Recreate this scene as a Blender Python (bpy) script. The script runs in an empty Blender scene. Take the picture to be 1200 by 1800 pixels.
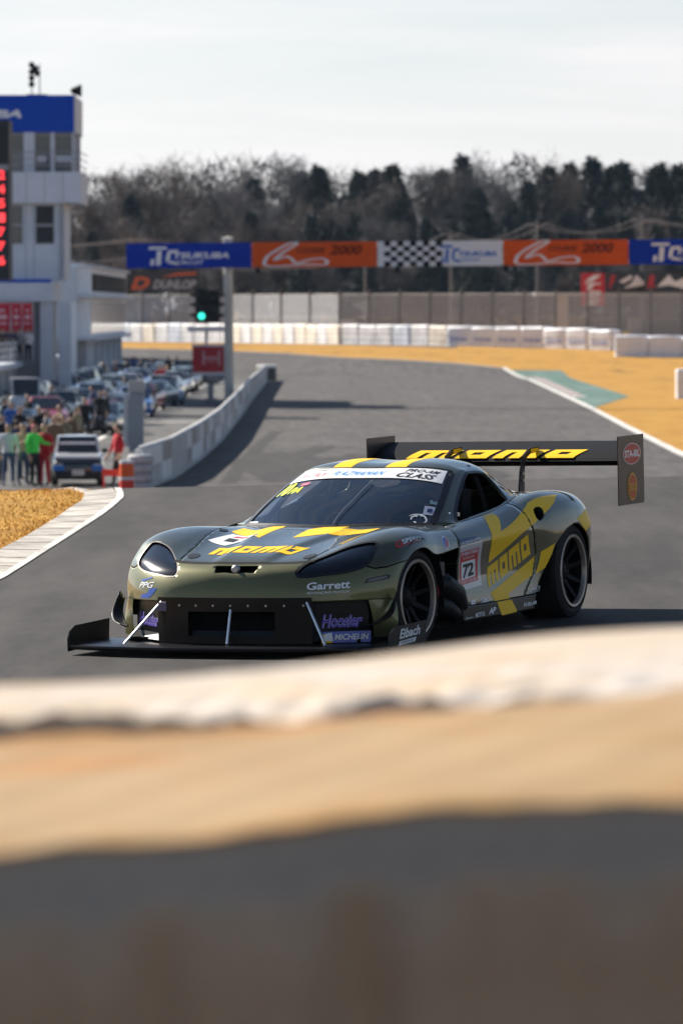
import bpy, bmesh, math, random
import numpy as np
from mathutils import Vector, Matrix, Euler
random.seed(7); rng = np.random.default_rng(7)
R = math.radians
sc = bpy.context.scene
col = sc.collection

# ------------------------------------------------------------------ camera, sky, sun, exposure
HC = 2.164                                            # lens height over the road at the car
cam_d = bpy.data.cameras.new('camera'); cam = bpy.data.objects.new('camera', cam_d); col.objects.link(cam)
cam.location = (0, 0, HC)
cam.rotation_euler = (math.pi / 2 - math.atan(355 / 10000), 0, 0)
cam_d.sensor_fit = 'VERTICAL'; cam_d.sensor_height = 36; cam_d.sensor_width = 24; cam_d.lens = 200
cam_d.clip_start = .5; cam_d.clip_end = 6000
cam_d.dof.use_dof = True; cam_d.dof.focus_distance = 36.4; cam_d.dof.aperture_fstop = 5.9
sc.camera = cam
sc.render.resolution_x, sc.render.resolution_y = 682, 1024

SUN_EL, SUN_AZ = R(34), R(-46)                        # azimuth from +Y (view direction), negative = to the left
world = bpy.data.worlds.new('World'); sc.world = world; world.use_nodes = True
wn, wl = world.node_tree.nodes, world.node_tree.links
wn.clear()
wo = wn.new('ShaderNodeOutputWorld'); bg = wn.new('ShaderNodeBackground'); sky = wn.new('ShaderNodeTexSky')
sky.sky_type = 'NISHITA'; sky.sun_disc = False
sky.sun_elevation = SUN_EL; sky.sun_rotation = SUN_AZ
sky.air_density = 1.0; sky.dust_density = .25; sky.ozone_density = 3.0; sky.altitude = 20
tc = wn.new('ShaderNodeTexCoord'); mp = wn.new('ShaderNodeMapping'); mp.inputs['Scale'].default_value = (1.6, 1.6, 22.0)
nz = wn.new('ShaderNodeTexNoise'); nz.inputs['Scale'].default_value = 3.2; nz.inputs['Detail'].default_value = 7; nz.inputs['Roughness'].default_value = .58
nz.inputs['Distortion'].default_value = .5
rp = wn.new('ShaderNodeValToRGB'); rp.color_ramp.elements[0].position = .44; rp.color_ramp.elements[1].position = .74; rp.color_ramp.elements[1].color = (.35, .35, .35, 1)
mixc = wn.new('ShaderNodeMix'); mixc.data_type = 'RGBA'
hs = wn.new('ShaderNodeHueSaturation'); hs.inputs['Saturation'].default_value = .06; hs.inputs['Value'].default_value = 1.10   # thin high cloud: the sky's own light, whitened
wl.new(tc.outputs['Generated'], mp.inputs['Vector']); wl.new(mp.outputs['Vector'], nz.inputs['Vector'])
sx = wn.new('ShaderNodeSeparateXYZ'); wl.new(tc.outputs['Generated'], sx.inputs[0])
hz = wn.new('ShaderNodeMapRange'); hz.inputs['From Min'].default_value = .0; hz.inputs['From Max'].default_value = .15; hz.inputs['To Min'].default_value = .98; hz.inputs['To Max'].default_value = .0; wl.new(sx.outputs['Z'], hz.inputs['Value'])   # more cloud in the long slant path near the horizon
am = wn.new('ShaderNodeMath'); am.operation = 'ADD'; am.use_clamp = True
wl.new(nz.outputs['Fac'], rp.inputs['Fac']); wl.new(rp.outputs['Color'], am.inputs[0]); wl.new(hz.outputs['Result'], am.inputs[1]); wl.new(am.outputs[0], mixc.inputs['Factor'])
tn = wn.new('ShaderNodeMix'); tn.data_type = 'RGBA'; tn.blend_type = 'MULTIPLY'; tn.inputs[0].default_value = 1
tr_ = wn.new('ShaderNodeValToRGB'); tr_.color_ramp.elements[0].position = .34; tr_.color_ramp.elements[0].color = (.89, .90, .965, 1); tr_.color_ramp.elements[1].position = .62; tr_.color_ramp.elements[1].color = (1.04, 1.0, 1.03, 1)
wl.new(nz.outputs['Fac'], tr_.inputs['Fac'])        # streaks: thin cloud a little bluer, thick cloud white
wl.new(sky.outputs['Color'], mixc.inputs[6]); wl.new(sky.outputs['Color'], hs.inputs['Color']); wl.new(hs.outputs['Color'], tn.inputs[6]); wl.new(tr_.outputs['Color'], tn.inputs[7]); wl.new(tn.outputs[2], mixc.inputs[7])
wl.new(mixc.outputs[2], bg.inputs['Color']); bg.inputs['Strength'].default_value = .052
wl.new(bg.outputs['Background'], wo.inputs['Surface'])

sun_d = bpy.data.lights.new('sun', 'SUN'); sun = bpy.data.objects.new('sun', sun_d); col.objects.link(sun)
sun_d.energy = 5.0; sun_d.angle = R(.53); sun_d.color = (1, .93, .83)
to_sun = Vector((math.sin(SUN_AZ) * math.cos(SUN_EL), math.cos(SUN_AZ) * math.cos(SUN_EL), math.sin(SUN_EL)))
sun.rotation_euler = to_sun.to_track_quat('Z', 'Y').to_euler()
sun.location = (-40, 60, 60)

sc.view_settings.view_transform = 'Standard'; sc.view_settings.look = 'None'
sc.view_settings.gamma = 1; sc.view_settings.exposure = 1.08
sc.render.engine = 'CYCLES'
sc.cycles.max_bounces = 6; sc.cycles.transparent_max_bounces = 12; sc.cycles.use_denoising = True
sc.cycles.caustics_reflective = False; sc.cycles.caustics_refractive = False
# ------------------------------------------------------------------ materials
MATS = {}
def mat(name, base=(.5, .5, .5), rough=.6, metal=0., coat=0., coat_rough=.05, noise=0., nscale=5., bump=0., bscale=40., spec=.3, emit=None, estr=0., alt=None, stretch=(1, 1, 1), detail=5., coords='Object'):
    if name in MATS: return MATS[name]
    m = bpy.data.materials.new(name); m.use_nodes = True
    n, l = m.node_tree.nodes, m.node_tree.links
    b = n['Principled BSDF']
    b.inputs['Base Color'].default_value = (*base, 1); b.inputs['Roughness'].default_value = rough
    b.inputs['Metallic'].default_value = metal; b.inputs['Specular IOR Level'].default_value = spec
    b.inputs['Coat Weight'].default_value = coat; b.inputs['Coat Roughness'].default_value = coat_rough
    if emit: b.inputs['Emission Color'].default_value = (*emit, 1); b.inputs['Emission Strength'].default_value = estr
    if noise or alt or bump:
        t = n.new('ShaderNodeTexCoord'); mpn = n.new('ShaderNodeMapping'); mpn.inputs['Scale'].default_value = stretch
        l.new(t.outputs[coords], mpn.inputs['Vector'])
    if noise or alt:
        a = n.new('ShaderNodeTexNoise'); a.inputs['Scale'].default_value = nscale; a.inputs['Detail'].default_value = detail; a.inputs['Roughness'].default_value = .62
        l.new(mpn.outputs['Vector'], a.inputs['Vector'])
        r = n.new('ShaderNodeValToRGB'); r.color_ramp.elements[0].position = .3; r.color_ramp.elements[1].position = .72
        c0 = tuple(c * (1 - noise) for c in base); c1 = alt if alt else tuple(min(1, c * (1 + noise)) for c in base)
        r.color_ramp.elements[0].color = (*c0, 1); r.color_ramp.elements[1].color = (*c1, 1)
        l.new(a.outputs['Fac'], r.inputs['Fac']); l.new(r.outputs['Color'], b.inputs['Base Color'])
    if bump:
        a2 = n.new('ShaderNodeTexNoise'); a2.inputs['Scale'].default_value = bscale; a2.inputs['Detail'].default_value = 4
        l.new(mpn.outputs['Vector'], a2.inputs['Vector'])
        bp = n.new('ShaderNodeBump'); bp.inputs['Strength'].default_value = bump; bp.inputs['Distance'].default_value = .02
        l.new(a2.outputs['Fac'], bp.inputs['Height']); l.new(bp.outputs['Normal'], b.inputs['Normal'])
    MATS[name] = m; return m

def glass_mat(name, tint, ior=1.45, rough=.02, refl=1.0):     # thin tinted sheet: see-through plus a clear reflection
    if name in MATS: return MATS[name]
    m = bpy.data.materials.new(name); m.use_nodes = True
    n, l = m.node_tree.nodes, m.node_tree.links; n.clear()
    o = n.new('ShaderNodeOutputMaterial'); mx = n.new('ShaderNodeMixShader'); t = n.new('ShaderNodeBsdfTransparent'); g = n.new('ShaderNodeBsdfGlossy'); f = n.new('ShaderNodeFresnel')
    t.inputs['Color'].default_value = (*tint, 1); g.inputs['Roughness'].default_value = rough; g.inputs['Color'].default_value = (refl, refl, refl, 1); f.inputs['IOR'].default_value = ior
    l.new(f.outputs['Fac'], mx.inputs['Fac']); l.new(t.outputs['BSDF'], mx.inputs[1]); l.new(g.outputs['BSDF'], mx.inputs[2]); l.new(mx.outputs['Shader'], o.inputs['Surface'])
    MATS[name] = m; return m

# ------------------------------------------------------------------ objects
def mesh(name, verts, faces, m=None, parent=None, smooth=True, merge=0.):
    me = bpy.data.meshes.new(name)
    me.from_pydata([tuple(map(float, v)) for v in verts], [], [tuple(int(i) for i in f) for f in faces])
    if merge:
        bm = bmesh.new(); bm.from_mesh(me); bmesh.ops.remove_doubles(bm, verts=bm.verts, dist=merge); bm.to_mesh(me); bm.free()
    if smooth: me.shade_smooth()
    me.update()
    o = bpy.data.objects.new(name, me); col.objects.link(o)
    if m: me.materials.append(m)
    if parent: o.parent = parent
    return o
def bmobj(name, bm, m=None, parent=None, smooth=False):
    me = bpy.data.meshes.new(name); bm.normal_update(); bm.to_mesh(me); bm.free()
    if smooth: me.shade_smooth()
    o = bpy.data.objects.new(name, me); col.objects.link(o)
    if m: me.materials.append(m)
    if parent: o.parent = parent
    return o
def empty(name, loc=(0, 0, 0), rz=0., rot=None):
    o = bpy.data.objects.new(name, None); col.objects.link(o); o.location = loc
    o.rotation_euler = rot if rot else (0, 0, rz); o.empty_display_size = .2
    return o
def tag(o, label=None, cat=None, group=None, kind=None):
    if label: o['label'] = label
    if cat: o['category'] = cat
    if group: o['group'] = group
    if kind: o['kind'] = kind
    return o
def kids(o): return [c for c in bpy.data.objects if c.parent is o]
def copy_tree(o, parent=None, kmap=None):
    c = o.copy(); col.objects.link(c); c.parent = parent
    for ch in (kmap or {}).get(o.name) or list(o.children): copy_tree(ch, c, kmap)
    return c

class MB:                                             # collects boxes, bars, tubes, lathes: build() links them as ONE mesh
    def __init__(s): s.v = []; s.f = []; s.mi = []
    def add(s, v, f):
        b = len(s.v); s.v += [tuple(p) for p in v]; s.f += [tuple(i + b for i in q) for q in f]; return s
    def box(s, x0, x1, y0, y1, z0, z1):
        return s.add([(x0, y0, z0), (x1, y0, z0), (x1, y1, z0), (x0, y1, z0), (x0, y0, z1), (x1, y0, z1), (x1, y1, z1), (x0, y1, z1)],
                     [(0, 3, 2, 1), (4, 5, 6, 7), (0, 1, 5, 4), (1, 2, 6, 5), (2, 3, 7, 6), (3, 0, 4, 7)])
    def tube(s, pts, r, n=8, cap=True):
        P = [Vector(p) for p in pts]; rr = r if hasattr(r, '__len__') else [r] * len(P); ring = []; up = None
        for i, p in enumerate(P):
            d = ((P[min(i + 1, len(P) - 1)] - P[max(i - 1, 0)])).normalized()
            if up is None: up = Vector((0, 0, 1)) if abs(d.z) < .9 else Vector((1, 0, 0))
            a = d.cross(up).normalized(); b = a.cross(d).normalized(); up = b
            ring.append([p + (a * math.cos(2 * math.pi * k / n) + b * math.sin(2 * math.pi * k / n)) * rr[i] for k in range(n)])
        v = [q for g in ring for q in g]
        f = [(i * n + k, i * n + (k + 1) % n, (i + 1) * n + (k + 1) % n, (i + 1) * n + k) for i in range(len(P) - 1) for k in range(n)]
        if cap: f += [tuple(range(n))[::-1], tuple((len(P) - 1) * n + k for k in range(n))]
        return s.add(v, f)
    def lathe(s, prof, n=32, axis='x', c=(0, 0, 0), a0=0., a1=2 * math.pi):   # prof: (along axis, radius)
        v = []; closed = abs(a1 - a0 - 2 * math.pi) < 1e-6; m = n if closed else n + 1
        for h, r in prof:
            for k in range(m):
                a = a0 + (a1 - a0) * k / n; ca, sa = math.cos(a) * r, math.sin(a) * r
                p = (h, ca, sa) if axis == 'x' else (ca, h, sa) if axis == 'y' else (ca, sa, h)
                v.append((p[0] + c[0], p[1] + c[1], p[2] + c[2]))
        f = [(i * m + k, i * m + (k + 1) % m, (i + 1) * m + (k + 1) % m, (i + 1) * m + k) for i in range(len(prof) - 1) for k in range(n)]
        return s.add(v, f)
    def prism(s, poly, ax, a, b):                     # polygon in the two other axes, pushed along axis ax from a to b
        def p3(q, h): return (h, q[0], q[1]) if ax == 0 else (q[0], h, q[1]) if ax == 1 else (q[0], q[1], h)
        n = len(poly); v = [p3(q, a) for q in poly] + [p3(q, b) for q in poly]
        f = [tuple(range(n))[::-1], tuple(range(n, 2 * n))] + [(k, (k + 1) % n, n + (k + 1) % n, n + k) for k in range(n)]
        return s.add(v, f)
    def grid(s, fn, nu, nv):
        v = [fn(i / nu, j / nv) for i in range(nu + 1) for j in range(nv + 1)]
        f = [(i * (nv + 1) + j, i * (nv + 1) + j + 1, (i + 1) * (nv + 1) + j + 1, (i + 1) * (nv + 1) + j) for i in range(nu) for j in range(nv)]
        return s.add(v, f)
    def build(s, name, m=None, parent=None, smooth=False, bevel=0., angle=40):
        bm = bmesh.new(); vs = [bm.verts.new(p) for p in s.v]
        for q in s.f:
            try: bm.faces.new([vs[i] for i in q])
            except ValueError: pass
        bmesh.ops.recalc_face_normals(bm, faces=bm.faces)
        if bevel:
            es = [e for e in bm.edges if len(e.link_faces) == 2 and e.calc_face_angle(0) > .5]
            bmesh.ops.bevel(bm, geom=es, offset=bevel, segments=2, affect='EDGES', profile=.6)
        o = bmobj(name, bm, m, parent)
        if smooth: o.data.shade_smooth(); o.data.set_sharp_from_angle(angle=R(angle))
        return o

# ------------------------------------------------------------------ flat print: lettering and outlines as 2-D shapes
_tx = {}
def text2d(s, bold=.0, shear=0., space=1.):           # filled glyphs scaled into the unit square; returns verts, faces, aspect
    key = (s, bold, shear, space)
    if key in _tx: return _tx[key]
    cu = bpy.data.curves.new('t', 'FONT'); cu.body = s; cu.size = 1; cu.offset = bold; cu.shear = shear; cu.space_character = space
    cu.resolution_u = 3
    o = bpy.data.objects.new('t', cu); col.objects.link(o)
    dg = bpy.context.evaluated_depsgraph_get(); me = bpy.data.meshes.new_from_object(o.evaluated_get(dg))
    v = np.array([p.co[:2] for p in me.vertices]); f = [tuple(p.vertices) for p in me.polygons]
    bpy.data.objects.remove(o); bpy.data.curves.remove(cu); bpy.data.meshes.remove(me)
    mn, mx = v.min(0), v.max(0); asp = (mx[0] - mn[0]) / (mx[1] - mn[1])
    v = (v - mn) / (mx - mn)
    _tx[key] = (v, f, asp); return _tx[key]
def polys2d(polys):
    v = []; f = []
    for p in polys:
        f.append(tuple(range(len(v), len(v) + len(p)))); v += list(p)
    return np.array(v, float), f, 1.
def fill_bm(v2, faces, step=(.25, .25)):              # 2-D shape -> bmesh cut along a grid, so that it can follow a curved panel
    bm = bmesh.new(); vs = [bm.verts.new((p[0], p[1], 0)) for p in v2]
    for q in faces:
        try: bm.faces.new([vs[i] for i in q])
        except ValueError: pass
    bmesh.ops.remove_doubles(bm, verts=bm.verts, dist=1e-5)
    bmesh.ops.triangulate(bm, faces=bm.faces)
    if step:
        mn, mx = np.min(v2, 0), np.max(v2, 0)
        for ax in (0, 1):
            k = math.ceil(mn[ax] / step[ax] + 1e-6)
            while k * step[ax] < mx[ax] - 1e-6:
                co = [0, 0, 0]; co[ax] = k * step[ax]; no = [0, 0, 0]; no[ax] = 1
                bmesh.ops.bisect_plane(bm, geom=list(bm.verts) + list(bm.edges) + list(bm.faces), plane_co=co, plane_no=no, dist=1e-6); k += 1
    return bm
def flat_text(name, s, m, parent, quad, bold=0., shear=0., off=.0, shape=None):   # quad: four 3-D corners BL, BR, TR, TL
    v, f, a = shape if shape else text2d(s, bold, shear)
    q = [Vector(p) for p in quad]; n = (q[1] - q[0]).cross(q[3] - q[0]).normalized() * off
    P = [q[0] * (1 - a_) * (1 - b_) + q[1] * a_ * (1 - b_) + q[2] * a_ * b_ + q[3] * (1 - a_) * b_ + n for a_, b_ in v]
    return mesh(name, P, f, m, parent, smooth=False)
M_GLYPH = polys2d([[(0, 0), (.25, 0), (.25, .64), (.375, .64), (.375, 0), (.625, 0), (.625, .64), (.75, .64), (.75, 0), (1, 0), (1, 1), (0, 1)]])
O_GLYPH = polys2d([[(0, 0), (1, 0), (1, .33), (0, .33)], [(0, .33), (.34, .33), (.34, .66), (0, .66)], [(.66, .33), (1, .33), (1, .66), (.66, .66)], [(0, .66), (1, .66), (1, 1), (0, 1)]])
def block_letters2d(shear=0., gap=.035):
    V = []; F = []; x = 0.; w = {'m': .27, 'o': .20}
    tot = 2 * (.27 + .20) + 3 * gap
    for ch in 'momo':
        v, f, _ = M_GLYPH if ch == 'm' else O_GLYPH
        b = len(V); V += [((x + p[0] * w[ch] + shear * p[1]) / (tot + shear), p[1]) for p in v]; F += [tuple(i + b for i in q) for q in f]
        x += w[ch] + gap
    return np.array(V), F, 1.
# ---- terrain height (bpy-free)
GX, GY = .022454, .013118                              # the road tilts under the car: up to the right and away
def zg(X, Y):
    X = np.asarray(X, float); Y = np.asarray(Y, float)
    Xc = 9 * np.tanh(X / 9); Yc = np.clip(Y, 2, 60.5)
    zp = GX * (Xc - (-.3456)) + GY * (Yc - 36.527)
    t = np.clip((Y - 60.5) / 93, 0, 1); f = 1 - (1 - t) ** 2
    z = zp * (1 - f) + (-2.74) * f
    s = np.clip((Y - 405) / 80, 0, 1); z = z + 1.96 * s * s * (3 - 2 * s)
    return z
# ------------------------------------------------------------------ ground, road, markings
def nodes_of(name, rough=.9):
    m = bpy.data.materials.new(name); m.use_nodes = True; MATS[name] = m
    n, l = m.node_tree.nodes, m.node_tree.links; b = n['Principled BSDF']; b.inputs['Roughness'].default_value = rough; b.inputs['Specular IOR Level'].default_value = .15
    return m, n, l, b
def noise_node(n, l, vec, scale, detail=5, rough=.6, stretch=None):
    if stretch:
        mpn = n.new('ShaderNodeMapping'); mpn.inputs['Scale'].default_value = stretch; l.new(vec, mpn.inputs['Vector']); vec = mpn.outputs['Vector']
    t = n.new('ShaderNodeTexNoise'); t.inputs['Scale'].default_value = scale; t.inputs['Detail'].default_value = detail; t.inputs['Roughness'].default_value = rough
    l.new(vec, t.inputs['Vector']); return t.outputs['Fac']
def ramp(n, l, fac, stops):
    r = n.new('ShaderNodeValToRGB'); e = r.color_ramp.elements
    while len(e) < len(stops): e.new(.5)
    for el, (p, c) in zip(e, stops): el.position = p; el.color = (*c, 1) if hasattr(c, '__len__') else (c, c, c, 1)
    l.new(fac, r.inputs['Fac']); return r.outputs['Color']
def mixcol(n, l, fac, a, b, mode='MIX'):
    x = n.new('ShaderNodeMix'); x.data_type = 'RGBA'; x.blend_type = mode
    if hasattr(fac, 'is_linked'): l.new(fac, x.inputs[0])
    else: x.inputs[0].default_value = fac
    for s_, q in ((6, a), (7, b)):
        if hasattr(q, 'is_linked'): l.new(q, x.inputs[s_])
        else: x.inputs[s_].default_value = (*q, 1)
    return x.outputs[2]
def asphalt(name, c0, c1, patch=(1, 1, 1)):
    m, n, l, b = nodes_of(name, .82); tcn = n.new('ShaderNodeTexCoord'); o = tcn.outputs['Object']
    big = noise_node(n, l, o, .35, 6, .65, (1, .25, 1)); fine = noise_node(n, l, o, 55, 3, .7); streak = noise_node(n, l, o, 2.2, 5, .6, (1.0, .12, 1))
    cc = ramp(n, l, big, [(.32, c0), (.68, c1)])
    cc = mixcol(n, l, .55, cc, ramp(n, l, streak, [(.35, tuple(x * .72 for x in c0)), (.65, c1)]))
    cc = mixcol(n, l, .7, cc, ramp(n, l, fine, [(.3, .30), (.7, 1.)]), 'MULTIPLY'); grain = noise_node(n, l, o, 9, 4, .7, (1., .35, 1)); cc = mixcol(n, l, .55, cc, ramp(n, l, grain, [(.3, .55), (.7, 1.05)]), 'MULTIPLY')
    cr = n.new('ShaderNodeTexVoronoi'); cr.feature = 'DISTANCE_TO_EDGE'; cr.inputs['Scale'].default_value = .22
    wv = noise_node(n, l, o, 1.3, 4); ad = n.new('ShaderNodeVectorMath'); ad.operation = 'ADD'; l.new(o, ad.inputs[0]); l.new(wv, ad.inputs[1]); l.new(ad.outputs[0], cr.inputs['Vector'])
    cc = mixcol(n, l, .5, cc, ramp(n, l, cr.outputs['Distance'], [(.0, .25), (.004, 1.)]), 'MULTIPLY')
    l.new(cc, b.inputs['Base Color'])
    bp = n.new('ShaderNodeBump'); bp.inputs['Strength'].default_value = .5; bp.inputs['Distance'].default_value = .006; l.new(fine, bp.inputs['Height']); l.new(bp.outputs['Normal'], b.inputs['Normal'])
    return m
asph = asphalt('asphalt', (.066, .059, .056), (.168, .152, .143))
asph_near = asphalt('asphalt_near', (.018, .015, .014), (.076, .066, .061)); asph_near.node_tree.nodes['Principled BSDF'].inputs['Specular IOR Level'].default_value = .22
asph_pit = asphalt('asphalt_pit', (.13, .125, .12), (.18, .175, .17))
def dry_grass(name):
    m, n, l, b = nodes_of(name, .95); tcn = n.new('ShaderNodeTexCoord'); o = tcn.outputs['Object']
    a = noise_node(n, l, o, .5, 6, .7, (1, .35, 1)); f = noise_node(n, l, o, 14, 4, .7)
    cc = ramp(n, l, a, [(.26, (.15, .080, .022)), (.38, (.38, .190, .030)), (.52, (.50, .260, .040)), (.66, (.44, .240, .050)), (.8, (.52, .34, .12))])
    cc = mixcol(n, l, .7, cc, ramp(n, l, f, [(.3, .35), (.65, 1.05)]), 'MULTIPLY'); l.new(cc, b.inputs['Base Color'])
    bp = n.new('ShaderNodeBump'); bp.inputs['Strength'].default_value = .8; bp.inputs['Distance'].default_value = .05; l.new(f, bp.inputs['Height']); l.new(bp.outputs['Normal'], b.inputs['Normal'])
    return m
grass = dry_grass('dry_grass')
line_w = mat('line_paint', (.58, .56, .52), rough=.8, noise=.45, nscale=3, stretch=(1, .3, 1))

GXS = sorted(set([-2500, -900, -400, -200, -120, -80, -60] + [x for x in np.arange(-40, 41, 2.0)] + [60, 80, 120, 200, 400, 900, 2500]))
GYS = sorted(set([-60, -20, -5] + list(np.arange(2, 59, 3.)) + list(np.arange(58, 75, .75)) + list(np.arange(76, 160, 4.)) + list(np.arange(160, 405, 20.)) + list(np.arange(405, 490, 5.)) + [500, 540, 600, 700, 900, 1300, 2000, 3500, 5500]))
def sheet(name, poly, m, off, kind='structure', thin=False):
    bm = bmesh.new(); bm.faces.new([bm.verts.new((x, y, 0)) for x, y in poly])
    P = np.array(poly)
    for ax, lines in ((0, GXS), (1, GYS)):
        for k in lines:
            if P[:, ax].min() < k < P[:, ax].max():
                co = [0, 0, 0]; co[ax] = k; no = [0, 0, 0]; no[ax] = 1
                bmesh.ops.bisect_plane(bm, geom=list(bm.verts) + list(bm.edges) + list(bm.faces), plane_co=co, plane_no=no, dist=1e-6)
    for v in bm.verts: v.co.z = float(zg(v.co.x, v.co.y)) + off
    for f in bm.faces:
        if f.normal.z < 0: f.normal_flip()
    o = bmobj(name, bm, m)
    return tag(o, kind=kind)
gm = MB(); nx, ny = len(GXS), len(GYS)
gm.add([(x, y, float(zg(x, y))) for x in GXS for y in GYS], [(i * ny + j, (i + 1) * ny + j, (i + 1) * ny + j + 1, i * ny + j + 1) for i in range(nx - 1) for j in range(ny - 1)])
ground = gm.build('ground', grass, None, True, angle=80); tag(ground, kind='structure')
WALL = [(-5.5, 154.75), (-5.0, 166.5), (-4.74, 188), (-4.62, 213), (-4.75, 258), (-5.0, 312), (-5.1, 350), (-5.22, 393)]
EDGE_R = [(11.3, 62), (11.4, 120), (11.55, 192.5), (11.98, 239.5), (12.48, 283.75), (12.86, 338.5), (13.28, 402.5), (12.33, 432), (8.81, 440), (4.46, 446), (0, 450), (-4.58, 457.5), (-9.27, 463), (-16.4, 468), (-40, 474)]
wallx = lambda y: float(np.interp(y, [p[1] for p in WALL], [p[0] for p in WALL]))
GRASS_N = [(-6.0, 62.6), (-3.6, 62.0), (-2.95, 61.0), (-2.68, 59.4), (-2.60, 57.4), (-2.66, 55.6), (-2.70, 53.45), (-2.80, 50.5), (-2.92, 48.1), (-3.3, 43.0), (-4.2, 36), (-6, 28)]
KERB_O = [(-6.0, 64.2), (-3.5, 63.6), (-2.72, 62.2), (-2.40, 60.2), (-2.29, 58.4), (-2.31, 56.4), (-2.36, 54.2), (-2.47, 51.1), (-2.59, 47.75), (-2.70, 44.65), (-3.1, 39), (-4.0, 32), (-5.2, 26)]
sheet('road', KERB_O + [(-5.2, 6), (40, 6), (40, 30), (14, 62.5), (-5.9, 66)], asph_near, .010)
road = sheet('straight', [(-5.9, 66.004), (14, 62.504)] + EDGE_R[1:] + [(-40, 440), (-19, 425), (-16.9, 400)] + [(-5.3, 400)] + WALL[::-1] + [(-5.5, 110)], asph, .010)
pit = sheet('pit_lane', [(-5.4, 100), *[(x, y) for x, y in WALL], (-5.25, 399), (-17.0, 399), (-17.0, 180), (-16, 100)], asph_pit, .014)
sheet('unseen_paddock', [(-17.3, 100), (-17.3, 399), (-300, 399), (-300, -50), (-30, -50), (-30, 100)], asph_pit, .012)  # out of view, added so the ground bounce is less warm
sheet('unseen_rear_asphalt', [(-29.9, -50), (-29.9, 3), (300, 3), (300, -50)], asph_pit, .012)  # unseen grey ground behind the camera, added to cool the bounced light
def strip(name, pts, w, m, off):
    P = np.array(pts, float); T = np.gradient(P, axis=0); T /= np.linalg.norm(T, axis=1, keepdims=True); Nn = np.stack([-T[:, 1], T[:, 0]], 1)
    return sheet(name, [tuple(p) for p in P + Nn * w / 2] + [tuple(p) for p in (P - Nn * w / 2)[::-1]], m, off)
strip('edge_line', EDGE_R[1:8], .35, line_w, .016)
strip('edge_line', EDGE_R[7:], .22, line_w, .016)
kerb_mat = mat('kerb_concrete', (.42, .385, .34), rough=.9, noise=.45, nscale=2.2, bump=.3, bscale=20)
# low kerb between the road and the near grass: separate cast blocks
kb = empty('kerb', (-2.5, 50, 0)); tag(kb, kind='structure')
K_in, K_out = np.array(GRASS_N), np.array(KERB_O)
def rs(P, t): 
    d = np.concatenate([[0], np.cumsum(np.linalg.norm(np.diff(P, axis=0), axis=1))]); d /= d[-1]
    return np.stack([np.interp(t, d, P[:, 0]), np.interp(t, d, P[:, 1])], -1)
for i in range(34):
    a, b = i / 34 + .0012, (i + 1) / 34 - .0012; mb = MB()
    q = [rs(K_out, a), rs(K_out, b), rs(K_in, b), rs(K_in, a)]; h = [.012, .012, .030, .030]
    vb = [(p[0] - kb.location.x, p[1] - kb.location.y, float(zg(*p)) - .05) for p in q]; vt = [(p[0] - kb.location.x, p[1] - kb.location.y, float(zg(*p)) + hh) for p, hh in zip(q, h)]
    mb.add(vb + vt, [(0, 3, 2, 1), (4, 5, 6, 7), (0, 1, 5, 4), (1, 2, 6, 5), (2, 3, 7, 6), (3, 0, 4, 7)]); mb.build('kerb_block', kerb_mat, kb)
strip('edge_line', [tuple(p) for p in rs(K_out, np.linspace(0, 1, 40)) + [.035, 0]], .07, line_w, .018)
sheet('dirt_verge', [(-40, 530), (-20.6, 522), (-10.3, 503), (0, 480), (9.5, 468.5), (9.6, 476), (0, 490.5), (-10.3, 516), (-20.6, 535), (-40, 550)], mat('dirt', (.115, .070, .042), rough=.95, noise=.4, nscale=.3, stretch=(1, .2, 1)), .012)
V = []; F = []
gp_ = np.array(GRASS_N[:9])
for i in range(9000):                               # dry blades on the near verge
    a_ = rng.random(); e_ = rs(gp_, np.array([a_]))[0]; x = e_[0] - .02 - 2.2 * rng.random() ** 1.5; y = e_[1] + rng.normal(0, .5)
    ex = float(np.interp(y, gp_[::-1, 1], gp_[::-1, 0]))
    if x > ex - .01: x = ex - .01 - abs(rng.normal(0, .2))
    z = float(zg(x, y)); hgt = rng.uniform(.010, .030); w_ = rng.uniform(.004, .009); dx, dy = rng.normal(0, .02, 2); an = rng.uniform(0, 3.14); b = len(V)
    V += [(x - w_ * math.cos(an), y - w_ * math.sin(an), z), (x + w_ * math.cos(an), y + w_ * math.sin(an), z), (x + dx, y + dy, z + hgt)]; F.append((b, b + 1, b + 2))
go_ = mesh('dry_grass', V, F, mat('straw', (.66, .38, .075), rough=.9, noise=.3, nscale=2), None, False); tag(go_, 'short straw coloured grass blades on the near verge', 'grass', kind='stuff')
green_m = mat('runoff_green_paint', (.045, .155, .105), rough=.75, noise=.45, nscale=.4, alt=(.12, .19, .16), stretch=(1, .2, 1))
sheet('painted_runoff', [(12.55, 428), (16.5, 427), (16.31, 323), (12.62, 285), (13.0, 338), (13.4, 402)], green_m, .014)
kr = mat('kerb_red', (.20, .10, .09), rough=.8); kw = mat('kerb_white', (.40, .39, .38), rough=.8)
ks = empty('rumble_kerb', (13.4, 340, 0)); tag(ks, kind='structure')
for i in range(18):
    y0 = 318 + i * 5.6; x0 = float(np.interp(y0, [283, 338, 402, 432], [12.6, 13.05, 13.5, 12.7])); mb = MB(); z = float(zg(x0, y0))
    mb.box(x0 + .15 - 13.4, x0 + .85 - 13.4, y0 - 340, y0 + 5.5 - 340, z - .05, z + .05); mb.build('kerb_block', kr if i % 2 else kw, ks)
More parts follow.
